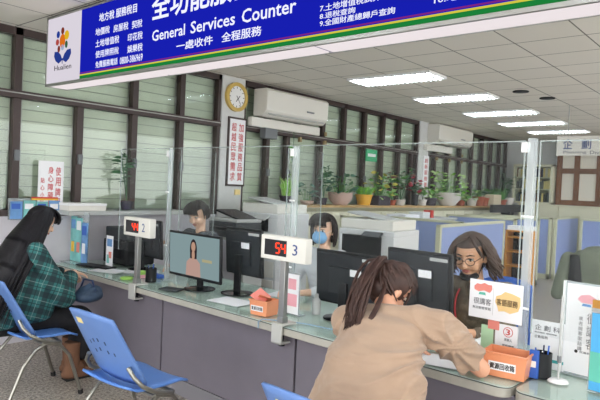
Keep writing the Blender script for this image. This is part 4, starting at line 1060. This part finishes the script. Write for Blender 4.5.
def limb(b, p0, p1, r0, r1, m, ends=True):
    p0, p1 = V3(p0), V3(p1); b.tube([p0, p0.lerp(p1, .3), p0.lerp(p1, .6), p1], [r0, r0*.98, (r0+r1)/2, r1], m, 14)
    if ends: b.ell(p0, r0, m, nu=14, nv=8); b.ell(p1, r1, m, nu=14, nv=8)
def hand(b, w, d, nrm, side, m, curl=.5, s=1.0):
    w = V3(w); d = V3(d).normalized(); nrm = V3(nrm); nrm = (nrm-d*nrm.dot(d)).normalized(); sd = d.cross(nrm)*side
    b.ell(w+d*.045*s, (.03*s, .03*s, .03*s), m, nu=10, nv=8)
    for k, (off, ln) in enumerate(((.028, .070), (.010, .078), (-.009, .072), (-.027, .056))):
        kn = w+d*.088*s+sd*off*s
        b.tube([w+sd*off*.5*s, kn], [.014*s, .0105*s], m, 8); b.ell(kn, .0105*s, m, nu=8, nv=6)
        p = kn; dd = d.copy(); 
        for q, fr in enumerate((.45, .3, .25)):
            c = curl*(.7+.3*q); dd = (dd*math.cos(c)+nrm*math.sin(c)*1).normalized(); p2 = p+dd*ln*fr*s
            b.tube([p, p2], [.0098*s, .0088*s-.0005*q], m, 8); b.ell(p2, .0088*s, m, nu=8, nv=6); p = p2
            nrm_ = nrm; 
    th0 = w+sd*.02*s+d*.02*s; th1 = th0+(sd*.8+d*.6+nrm*.3).normalized()*.042*s; th2 = th1+(d*.9+sd*.1+nrm*.5).normalized()*.034*s
    b.tube([th0, th1, th2], [.015*s, .0115*s, .0095*s], m, 8); b.ell(th2, .0095*s, m, nu=8, nv=6)
def head(b, c, R, m, s=1.0):
    c = V3(c)
    def q(x, y, z): return c+R @ V3((x*s, y*s, z*s))
    b.ell(q(0, -.012, .025), (.076*s, .096*s, .092*s), m, R); b.ell(q(0, .012, -.03), (.064*s, .074*s, .082*s), m, R)
    b.ell(q(0, .045, -.085), (.034*s, .034*s, .028*s), m, R)
    for e in (-1, 1):
        b.ell(q(.036*e, .055, -.04), (.028*s, .025*s, .03*s), m, R); b.ell(q(.077*e, -.005, -.015), (.012*s, .02*s, .033*s), m, R)
    b.tube([q(0, .078, .012), q(0, .1, -.03)], [.009*s, .014*s], m, 8); b.ell(q(0, .098, -.033), (.018*s, .013*s, .012*s), m, R)
def face(c, R, s=1.0, mouth=True, closed=False):
    c = V3(c)
    def q(x, y, z): return c+R @ V3((x*s, y*s, z*s))
    def post(p):
        for e in (-1, 1):
            p.ell(q(.032*e, .0735, .004), (.0155*s, .01*s, .0075*s), 'eye_white', R, 12, 8)
            p.ell(q(.032*e, .0795, .002), (.0075*s, .006*s, .0075*s), 'eye_dark', R, 10, 8)
            p.tube([q(.016*e, .0815, .011), q(.032*e, .0835, .0145), q(.05*e, .074, .009)], .0022*s, 'eye_dark', 6)
            p.tube([q(.014*e, .087, .028), q(.034*e, .086, .034), q(.055*e, .073, .028)], [.003*s, .004*s, .002*s], 'brow', 6)
        if mouth:
            p.ell(q(0, .083, -.062), (.024*s, .009*s, .0045*s), 'lip', R, 14, 8); p.ell(q(0, .082, -.069), (.019*s, .009*s, .005*s), 'lip', R, 14, 8)
    return post
def haircap(b, c, R, m, s=1.0, front=.045, low=-.03, grow=1.1):
    c = V3(c)
    def keep(u): # u unit direction in head frame
        return not (u.y > .25 and u.z < front*9-.05) and not (u.z < low*8)
    b.ell(c+R @ V3((0, -.014*s, .022*s)), (.082*s*grow, .102*s*grow, .098*s*grow), m, R, 32, 20, keep)
def bez(p0, p1, p2, p3, n=9):
    out = []
    for k in range(n+1):
        t_ = k/n; out.append(p0*(1-t_)**3+p1*3*t_*(1-t_)**2+p2*3*t_*t_*(1-t_)+p3*t_**3)
    return out
def Rot(yaw=0, pitch=0, roll=0): return (Matrix.Rotation(R_(yaw), 3, 'Z') @ Matrix.Rotation(R_(pitch), 3, 'X') @ Matrix.Rotation(R_(roll), 3, 'Y'))

# --- woman with the ponytail, foreground
t = T('person', 'woman in a beige tee with a brown ponytail leaning over the counter to write', 'person', P(1.35, -.5, 0), RC)
hc = V3((-.095, .34, 1.13)); HR = Rot(-24, -42, 4)
shR = V3((.175, .29, 1.0)); shL = V3((-.235, .20, .955)); elR = V3((.30, .50, .805)); wrR = V3((.13, .70, .785)); elL = V3((-.31, .45, .80)); wrL = V3((-.15, .64, .785))
b = B(); sk = 'skin'
chain(b, [((.06, -.10, .56), (.17, .13, .1)), ((.03, .02, .78), (.14, .1, .1)), ((-.03, .2, .96), (.15, .08, .1))], sk, 4)
limb(b, (-.045, .26, 1.02), hc+HR @ V3((0, -.03, -.05)), .052, .05, sk)
head(b, hc, HR, sk)
for sh, el, wr in ((shR, elR, wrR), (shL, elL, wrL)): limb(b, sh, el, .05, .042, sk); limb(b, el, wr, .041, .026, sk)
hand(b, wrR, (-.55, .8, -.05), (0, 0, -1), 1, sk, .35); hand(b, wrL, (.5, .8, -.05), (0, 0, -1), -1, sk, .25)
for s in (-1, 1): limb(b, (.06+s*.09, -.05, .52), (.06+s*.11, .33, .50), .08, .06, sk); limb(b, (.06+s*.11, .33, .5), (.06+s*.11, .25, .09), .055, .04, sk); b.ell((.06+s*.11, .29, .05), (.04, .11, .04), sk)
remesh(b, 'body', t, .006, 4, face(hc, HR))
b = B(); m = 'tee'
chain(b, [((.085, -.14, .50), (.275, .185, .10)), ((.06, -.08, .66), (.265, .175, .12)), ((.03, .03, .82), (.235, .16, .12)), ((-.03, .17, .95), (.215, .13, .10)), ((-.04, .235, 1.01), (.14, .085, .06))], m, 5)
limb(b, V3((-.03, .22, 1.0)), shR+V3((-.01, 0, .005)), .085, .078, m); limb(b, V3((-.05, .22, .99)), shL, .092, .088, m)
e1 = shR.lerp(elR, .80); e2 = shL.lerp(elL, .8)
b.ell(shR, .088, m); b.ell(shL, .09, m)
b.tube([shR, shR.lerp(elR, .4), e1], [.086, .082, .070], m, 18); b.tube([shL, shL.lerp(elL, .4), e2], [.082, .078, .066], m, 18)
# folds radiating from the armpits
for k in range(7):
    a0 = shR+V3((-.03-.012*k, -.075-.012*k, -.06-.02*k)); a1 = a0+V3((-.16+.01*k, -.10, .03-.035*k)); b.tube([a0, (a0+a1)/2+V3((0, -.012, 0)), a1], [.012, .010, .003], m, 8)
for k in range(4):
    a0 = shR.lerp(elR, .2+.15*k)+V3((-.03, -.06, -.02)); b.tube([a0, a0+V3((.03, -.01, .05)), a0+V3((.06, .03, .085))], [.007, .010, .003], m, 8)
for k in range(4):
    a0 = V3((-.17, .0, .85-.09*k)); b.tube([a0, a0+V3((.09, -.07, -.07)), a0+V3((.17, -.05, -.12))], [.004, .012, .003], m, 8)
tee = remesh(b, 'tee_shirt', t, .008, 4)
from mathutils import noise as NZ
tee.data.update()
nrms = [v_.normal.copy() for v_ in tee.data.vertices]
for vt, nrm in zip(tee.data.vertices, nrms):
    p = vt.co.copy(); q = V3((p.x*5, p.y*4, p.z*6)); d = 0
    for (ax, az, fr, L, s0, amp) in ((.27, .93, 10, .24, .5, .015), (-.32, .86, 8, .16, .9, .006)):
        dx, dz = p.x-ax, p.z-az; rr = math.hypot(dx, dz); an = math.atan2(dz, dx)
        ph = fr*an+3.2*NZ.noise(V3((dx*4, dz*4, s0)))
        d += amp*(1-abs(math.sin(ph*.5))*1.6)*math.exp(-((rr-.13)/L)**2)*min(1, rr/.06)
    d += .008*NZ.noise(V3((p.x*7+p.z*6, p.y*5, p.z*9-p.x*5)))
    vt.co = p+nrm*d
b = B(); m = 'black_cloth'
chain(b, [((.08, -.10, .50), (.20, .16, .09)), ((.07, .0, .50), (.2, .12, .09))], m, 3)
for s in (-1, 1): limb(b, (.07+s*.09, -.03, .51), (.06+s*.11, .34, .50), .095, .075, m); limb(b, (.06+s*.11, .34, .5), (.06+s*.11, .25, .12), .07, .06, m)
remesh(b, 'trousers', t, .012, 3)
for s in (-1, 1):
    b = B(); b.ell((.06+s*.11, .30, .05), (.045, .13, .048), 'white', nu=16); b.bx(.02+s*.11, .10+s*.11, .18, .42, 0.001, .02, 'mid_grey'); b.build('shoe', t)
b = B(); m = 'hair_brown'
def HQ(x, y, z): return hc+HR @ V3((x, y, z))
b.ell(HQ(0, -.012, .028), (.088, .108, .1), m, HR, 32, 20, lambda u: not (u.y > .45 and u.z < .55) and u.z > -.62)
b.ell(HQ(0, -.045, -.045), (.066, .07, .06), m, HR); b.ell(HQ(.0, -.03, -.08), (.05, .05, .035), m, HR)
tie = HQ(-.015, -.122, .065)
for k in range(150):
    a = random.uniform(0, 2*pi); e = random.uniform(.05, .95)
    p0 = HQ(.086*math.cos(a)*math.sqrt(1-e*e*.8), .10*math.sin(a)*math.sqrt(1-e*e*.7)+.01, .03+.085*e if random.random() < .75 else random.uniform(-.06, .05))
    if (HR.transposed() @ (p0-hc)).y > .085: continue
    mid = (p0+tie)/2; mid = HQ(0, -.01, .02)+(mid-HQ(0, -.01, .02)).normalized()*.110
    b.tube([p0, p0.lerp(mid, .5)+(mid-hc).normalized()*.008, mid, tie], [.003, .007, .007, .005], m, 6)
b.build('hair', t, angle=80)
b = B()
ends = V3((-.10, .04, .925))
for k in range(110):
    o1 = V3((random.gauss(0, .010), random.gauss(0, .008), random.gauss(0, .010))); sp = V3((random.gauss(0, .026), random.gauss(0, .012), random.gauss(0, .028)))
    s2 = V3((random.gauss(0, .032), random.gauss(0, .01), random.gauss(0, .03)))
    pts = bez(tie+o1, tie+V3((-.02, -.075, .01))+sp*1.1, V3((-.135, .10, 1.09))+s2, ends+V3((random.gauss(0, .026), 0, random.gauss(.02, .03))))
    r_ = random.uniform(.005, .008); b.tube(pts, [r_]*7+[r_*.8, r_*.5, .001], m, 5)
for k in range(26):
    pts = bez(tie+V3((.03, -.0, -.03)), tie+V3((.05, -.03, -.10)), V3((-.02+random.gauss(0, .012), .12, 1.06)), V3((-.045+random.gauss(0, .008), .06, .985)))
    b.tube(pts, [.005]*8+[.004, .001], m, 5)
b.build('ponytail', t, angle=80)
b = B(); d_ = HR @ V3((0, -1, .35)); b.ell(tie, .02, 'navy'); b.build('hair_tie', t)
b = B()
for k in range(20):
    p0 = HQ(.07+random.gauss(0, .006), .05, .03); b.tube(bez(p0, HQ(.09, .06, -.01), HQ(.086, .07, -.06), HQ(.075+random.gauss(0, .008), .07, -.11)), [.004]*9+[.001], m, 5)
b.build('side_lock', t, angle=80)
pn = T('pen', 'slim pen in the writing woman\'s hand', 'pen', P(1.35, -.5, 0), RC)
b = B(); b.tube([(.045, .80, .765), (-.02, .86, .90)], .004, 'black', 8); b.tube([(.045, .80, .765), (.05, .795, .757)], [.004, .001], 'alu', 8); b.build('barrel', pn)

# --- woman with long black hair, left
t = T('person', 'woman in a teal plaid shirt with waist long black hair seated at the counter', 'person', P(4.36, -.80, 0), RC)
hc = V3((-.02, .22, 1.235)); HR = Rot(-8, -24, 0)
sk = 'skin_light'
shR = V3((.17, .10, 1.03)); shL = V3((-.19, .12, 1.03)); elR = V3((.20, .29, .70)); wrR = V3((-.0, .47, .83)); elL = V3((-.26, .28, .80)); wrL = V3((-.13, .50, .81))
b = B()
chain(b, [((0, -.10, .56), (.15, .12, .1)), ((0, -.02, .78), (.13, .1, .1)), ((0, .08, .98), (.14, .08, .09))], sk, 4)
limb(b, (0, .12, 1.05), hc+HR @ V3((0, -.03, -.05)), .045, .045, sk); head(b, hc, HR, sk, .96)
for sh, el, wr in ((shR, elR, wrR), (shL, elL, wrL)): limb(b, sh, el, .042, .036, sk); limb(b, el, wr, .035, .023, sk)
hand(b, wrR, (-.3, .8, -.45), (-.5, 0, -1), 1, sk, .8, .9); hand(b, wrL, (.3, .85, -.1), (0, 0, -1), -1, sk, .3, .95)
remesh(b, 'body', t, .006, 4, face(hc, HR, .96))
b = B(); m = 'plaid'
chain(b, [((0, -.13, .53), (.235, .20, .08)), ((0, -.08, .66), (.22, .19, .1)), ((0, -.01, .82), (.20, .17, .1)), ((0, .06, .97), (.175, .11, .09)), ((0, .10, 1.03), (.11, .07, .05))], m, 5)
chain(b, [((.05, .10, .56), (.19, .19, .08)), ((.06, .12, .68), (.18, .18, .11)), ((.05, .12, .84), (.15, .13, .1))], m, 5)
limb(b, (0, .09, 1.02), shR, .07, .066, m); limb(b, (0, .09, 1.02), shL, .07, .066, m)
limb(b, shR, elR, .078, .088, m); limb(b, elR, elR.lerp(wrR, .75), .085, .062, m); b.ell(elR+V3((0, .02, -.03)), (.07, .09, .07), m); limb(b, shL, elL, .072, .062, m); limb(b, elL, elL.lerp(wrL, .72), .062, .05, m)
remesh(b, 'plaid_shirt', t, .009, 4)
b = B(); m = 'black_cloth'
chain(b, [((0, -.12, .50), (.21, .18, .09)), ((0, .02, .50), (.2, .14, .10)), ((.02, .25, .50), (.19, .14, .10)), ((.06, .50, .46), (.16, .11, .11)), ((.06, .56, .34), (.15, .11, .12)), ((.04, .53, .21), (.14, .10, .08))], m, 4)
remesh(b, 'skirt', t, .012, 4)
for s, fx, fy in ((1, .10, .46), (-1, -.06, .52)):
    b = B(); b.tube([(fx, fy-.02, .03), (fx, fy-.02, .12), (fx, fy-.02, .30)], [.05, .056, .068], 'boot', 18); b.ell((fx, fy+.03, .05), (.05, .14, .055), 'boot', nu=18); b.ell((fx, fy, .09), (.05, .09, .06), 'boot', nu=18); remesh(b, 'boot', t, .008, 4)
    b = B(); b.bx(fx-.045, fx+.045, fy-.08, fy+.16, .001, .016, 'rubber'); b.build('boot_sole', t, bevel=.004)
b = B(); m = 'hair_black'
b.ell(hc+HR @ V3((0, -.014, .022)), (.092, .112, .104), m, HR, 32, 20, lambda u: not (u.y > .5 and u.z < .5) and not (u.z < -.5))
chain(b, [(hc+V3((0, -.06, 0)), (.095, .07, .09)), ((.03, .03, 1.08), (.135, .095, .09)), ((.05, -.07, .92), (.17, .09, .09)), ((.05, -.15, .76), (.17, .08, .08)), ((.05, -.20, .66), (.14, .06, .06))], m, 11)
for k in range(230):
    a = random.uniform(-pi*1.0, 0)+0; ca, sa = math.cos(a), math.sin(a)*.9
    if random.random() < .2: ca = 1 if random.random() < .5 else -1; sa = random.uniform(-.1, .45)
    p0 = hc+HR @ V3((.03*ca, -.01+.03*sa, .118)); p1 = hc+HR @ V3((.115*ca, -.015+.13*sa, .09))
    p2 = V3((.20*ca+.03, .03+.14*sa+random.gauss(0, .012), 1.0)); ez = random.gauss(.62, .06)
    p3 = V3((.19*ca+.05+random.gauss(0, .012), -.13+.13*sa+random.gauss(0, .01)-(.05 if ez < .65 else 0), ez))
    b.tube(bez(p0, p1, p2, p3, 11), [.004]+[.009]*8+[.007, .005, .001], m, 5)
for k in range(26):
    x_ = random.uniform(-.07, .07); b.tube(bez(hc+HR @ V3((x_*.5, .0, .125)), hc+HR @ V3((x_, .09, .12)), hc+HR @ V3((x_, .115, .06)), hc+HR @ V3((x_*1.1, .1, .025)), 6), [.004, .007, .007, .006, .005, .004, .001], m, 5)
b.build('hair', t, angle=80)
t2 = T('handbag', 'dark blue denim bag resting on the long haired woman\'s lap', 'bag', P(4.24, -.26, .58), RC+.2)
b = B(); b.ell((0, 0, .075), (.11, .13, .055), 'denim'); b.ell((.0, .02, .11), (.09, .10, .05), 'denim'); b.tube([(.06, -.08, .10), (.08, .0, .14), (.06, .09, .10)], [.01, .02, .008], 'denim', 8); b.tube([(-.02, -.1, .10), (.02, .0, .165), (-.02, .1, .10)], [.01, .018, .008], 'denim', 8); remesh(b, 'bag_body', t2, .01, 3)
b = B(); b.tube([(-.09, 0, .12), (-.05, 0, .2), (.05, 0, .2), (.09, 0, .12)], .008, 'navy', 8); b.build('strap', t2)

# --- clerk builder
def clerk(label, u, v, hc, HR, top, sk, hs=1.0, arms=None, lean=.08, wr_sleeve=.6, rz=RS, voxel=.007, face_mouth=True, w=.175):
    t = T('person', label, 'person', P(u, v, 0), rz)
    hc = V3(hc); sz = hc.z-.21; sy = lean
    shR = V3((w, sy, sz)); shL = V3((-w, sy, sz))
    arms = arms or [((w+.05, sy+.12, sz-.24), (.08, sy+.35, .80)), ((-w-.05, sy+.12, sz-.24), (-.08, sy+.35, .80))]
    b = B()
    chain(b, [((0, -.05, .56), (.15, .11, .1)), ((0, .0, .78), (.13, .1, .1)), ((0, sy, sz-.06), (.13, .08, .09))], sk, 4)
    limb(b, (0, sy, sz), hc+HR @ V3((0, -.03, -.06)), .048, .046, sk); head(b, hc, HR, sk, hs)
    for (sh, (el, wr), sd) in ((shR, arms[0], 1), (shL, arms[1], -1)):
        el, wr = V3(el), V3(wr); limb(b, sh, el, .042, .036, sk); limb(b, el, wr, .035, .024, sk)
        hand(b, wr, (wr-el), (0, 0, -1), sd, sk, .4, .95)
    remesh(b, 'body', t, voxel, 3, face(hc, HR, hs, face_mouth))
    b = B()
    chain(b, [((0, -.06, .50), (.19, .15, .08)), ((0, -.02, .70), (.175, .14, .1)), ((0, sy-.01, sz-.12), (.17, .12, .09)), ((0, sy, sz-.02), (.115, .075, .05))], top, 5)
    for (sh, (el, wr)) in ((shR, arms[0]), (shL, arms[1])):
        el, wr = V3(el), V3(wr); limb(b, (0, sy, sz-.02), sh, .066, .062, top); limb(b, sh, el, .064, .054, top)
        if wr_sleeve > 0: limb(b, el, el.lerp(wr, wr_sleeve), .054, .042, top)
    remesh(b, 'top', t, .009, 4)
    b = B(); chain(b, [((0, -.05, .48), (.19, .15, .08)), ((0, .2, .50), (.18, .12, .08))], 'black_cloth', 4)
    for s in (-1, 1): limb(b, (s*.09, .2, .49), (s*.1, .33, .47), .08, .07, 'black_cloth'); limb(b, (s*.1, .33, .47), (s*.1, .3, .06), .065, .05, 'black_cloth'); b.ell((s*.1, .36, .045), (.045, .11, .045), 'black_cloth')
    remesh(b, 'trousers', t, .012, 3)
    return t, shR, shL
def fringe(b, hc, HR, m, s=1.0, x0=-.07, x1=.07, zend=.03, n=26):
    for k in range(n):
        x_ = x0+(x1-x0)*(k+random.random())/n
        b.tube(bez(hc+HR @ V3((x_*.4*s, .0, .125*s)), hc+HR @ V3((x_*.9*s, .08*s, .125*s)), hc+HR @ V3((x_*s, .112*s, .085*s)), hc+HR @ V3((x_*1.12*s, .096*s, (zend+random.gauss(0, .004))*s)), 6), [.004, .008, .009, .008, .007, .005, .001], m, 5)

# clerk with red lanyard
hc = V3((0, .12, 1.29)); HR = Rot(18, -26, 0)
t, _, _ = clerk('clerk in a grey top with short fringe and red lanyard looking down', 4.38, 1.02, hc, HR, 'grey_top', 'skin_light', 1.05, arms=[((.27, .18, .98), (.46, .22, .97)), ((-.24, .2, .95), (-.12, .42, .86))], wr_sleeve=.05)
b = B(); m = 'hair_dark'
b.ell(hc+HR @ V3((0, -.014, .022)), (.092, .112, .108), m, HR, 32, 20, lambda u: not (u.y > .4 and u.z < .5) and not (u.z < -.55)); fringe(b, hc, HR, m, 1.05, zend=.035)
for e in (-1, 1):
    for k in range(6, 16): b.tube(bez(hc+HR @ V3((.06*e, .02, .1)), hc+HR @ V3((.098*e, .04-.005*k, .06)), hc+HR @ V3((.098*e, .045-.007*k, .0)), hc+HR @ V3((.088*e, .045-.007*k, -.05)), 6), .006, m, 5)
b.ell(hc+HR @ V3((0, -.12, .0)), (.045, .04, .05), m, HR); b.build('hair', t, angle=80)
b = B()
for e in (-1, 1): b.tube(bez(V3((.055*e, .06, 1.13)), V3((.07*e, .13, 1.08)), V3((.05*e, .2, 1.0)), V3((0, .21, .86)), 8), .005, 'red_strap', 6)
b.build('lanyard', t)

# clerk with the blue mask
hc = V3((0, .10, 1.265)); HR = Rot(14, -8, 0)
t, _, _ = clerk('clerk with dark bob hair, blue face mask and white top', 2.90, 1.12, hc, HR, 'white_top', 'skin_light', 1.02)
b = B(); m = 'hair_dark'
b.ell(hc+HR @ V3((0, -.016, .022)), (.096, .114, .108), m, HR, 32, 20, lambda u: not (u.y > .4 and u.z < .5) and not (u.z < -.5)); fringe(b, hc, HR, m, 1.02, zend=.035)
for k in range(150):
    a = random.uniform(-pi, 0)
    if random.random() < .35: a = random.choice([.0, -pi])+random.uniform(-.2, .5)*(1 if random.random() < .5 else 1)
    ca, sa = math.cos(a), math.sin(a)
    if sa > .35: continue
    b.tube(bez(hc+HR @ V3((.03*ca, -.01+.03*sa, .12)), hc+HR @ V3((.115*ca, -.01+.13*sa, .09)), hc+HR @ V3((.108*ca, -.01+.12*sa, -.02)), hc+HR @ V3((.092*ca, .0+.10*sa, -.125+random.gauss(0, .006))), 8), [.004]+[.009]*6+[.007, .003], m, 5)
b.build('hair', t, angle=80)
b = B(); b.ell(hc+HR @ V3((0, .062, -.05)), (.062, .070, .056), 'mask_blue', HR, 24, 14, lambda u: u.y > .0); mk = b.build('face_mask', t)
b = B()
for e in (-1, 1): b.tube([hc+HR @ V3((.055*e, .06, -.02)), hc+HR @ V3((.082*e, -.0, -.0)), hc+HR @ V3((.08*e, -.02, -.02))], .0015, 'white', 5)
b.build('ear_loop', mk)

# clerk with glasses
hc = V3((.02, .15, 1.225)); HR = Rot(4, -20, 0)
t, _, _ = clerk('older clerk with glasses, curly dark hair and black mask under her chin', 1.53, 1.0, hc, HR, 'olive', 'skin_tan', 1.12, w=.19, voxel=.006)
b = B(); m = 'hair_grey'
b.ell(hc+HR @ V3((0, -.016, .026)), (.1, .122, .114), m, HR, 32, 20, lambda u: not (u.y > .42 and u.z < .52) and not (u.z < -.5))
for k in range(26):
    x_ = -.05+.12*k/26
    e = -1 if x_ < -.02 else 1
    b.tube(bez(hc+HR @ V3((-.02, .03, .135)), hc+HR @ V3((-.02+e*.05, .10, .13)), hc+HR @ V3((e*.09, .10, .08)), hc+HR @ V3((e*(.095+random.random()*.01), .06, .02)), 7), [.005]+[.009]*6+[.006], m, 5)
for k in range(240):
    a = random.uniform(-pi-.35, .35); ca, sa = math.cos(a), math.sin(a)
    ln = random.uniform(-.10, -.175)
    pts = bez(hc+HR @ V3((.03*ca-.01, -.01+.03*sa, .125)), hc+HR @ V3((.135*ca, -.01+.14*sa, .10)), hc+HR @ V3((.138*ca, -.01+.13*sa, -.03)), hc+HR @ V3((.150*ca+random.gauss(0, .016), -.02+.11*sa, ln)), 12)
    ph = random.uniform(0, 6.28)
    pts = [p+V3((math.cos(ph+i*1.25), math.sin(ph+i*1.25), 0))*.017*(i/12) for i, p in enumerate(pts)]
    b.tube(pts, [.004]+[.008]*10+[.006, .002], m, 5)
b.build('hair', t, angle=80)
b = B()
for e in (-1, 1):
    n = 20; s = 1.12; ctr = V3((.033*e*s, .098*s, -.002))
    pts = [hc+HR @ (ctr+V3((.026*s*math.cos(k*2*pi/n), -.006*abs(math.cos(k*2*pi/n)), .019*s*math.sin(k*2*pi/n)))) for k in range(n+1)]
    b.tube(pts, .0022, 'mask_black', 6, caps=False)
    b.tube([hc+HR @ V3((.06*e*s, .093*s, .004)), hc+HR @ V3((.082*e*s, .0, .002))], .002, 'mask_black', 6)
b.tube([hc+HR @ V3((-.008, .112, .003)), hc+HR @ V3((.008, .112, .003))], .002, 'mask_black', 6)
b.build('glasses', t)
b = B(); b.ell(hc+HR @ V3((0, .045, -.118)), (.062, .062, .03), 'mask_black', HR, 22, 12, lambda u: u.y > -.1)
for e in (-1, 1): b.tube([hc+HR @ V3((.058*e, .04, -.11)), hc+HR @ V3((.088*e, -.0, -.03))], .0025, 'mask_black', 5)
b.build('face_mask', t)
b = B()
b.tube(bez(V3((.07, .08, 1.05)), V3((.10, .16, 1.0)), V3((.10, .2, .92)), V3((.06, .22, .82)), 8), .006, 'red_strap', 6); b.build('lanyard', t)

# jacket draped over the chair
t = T('jacket', 'grey green jacket draped over the chair behind the brochures', 'jacket', P(1.45, 3.1, .12), RS+.3)
b = B()
chain(b, [((0, -.05, .98), (.2, .06, .05)), ((0, -.07, .9), (.25, .07, .07)), ((0, -.08, .74), (.27, .07, .09)), ((0, -.08, .56), (.28, .07, .09))], 'jacket', 4)
limb(b, (.24, -.07, .92), (.32, -.06, .6), .07, .06, 'jacket'); limb(b, (-.24, -.07, .92), (-.32, -.06, .6), .07, .06, 'jacket')
for k in range(8): b.tube([(-.2+.06*k, -.15, .92), (-.22+.065*k, -.16, .7), (-.24+.07*k, -.16, .5)], [.01, .018, .008], 'jacket', 6)
b.ell((0, -.06, 1.02), (.12, .06, .04), 'jacket'); remesh(b, 'jacket_body', t, .01, 3)

# ------------------------------------------------------------------ light
w = bpy.data.worlds.new('world'); w.use_nodes = True; sc.world = w
w.node_tree.nodes['Background'].inputs[0].default_value = (.88, .89, .89, 1); w.node_tree.nodes['Background'].inputs[1].default_value = 3.0
sc.view_settings.view_transform = 'Standard'; sc.view_settings.look = 'None'; sc.view_settings.gamma = 1
sc.view_settings.exposure = 0.36
sc.view_settings.use_curve_mapping = False
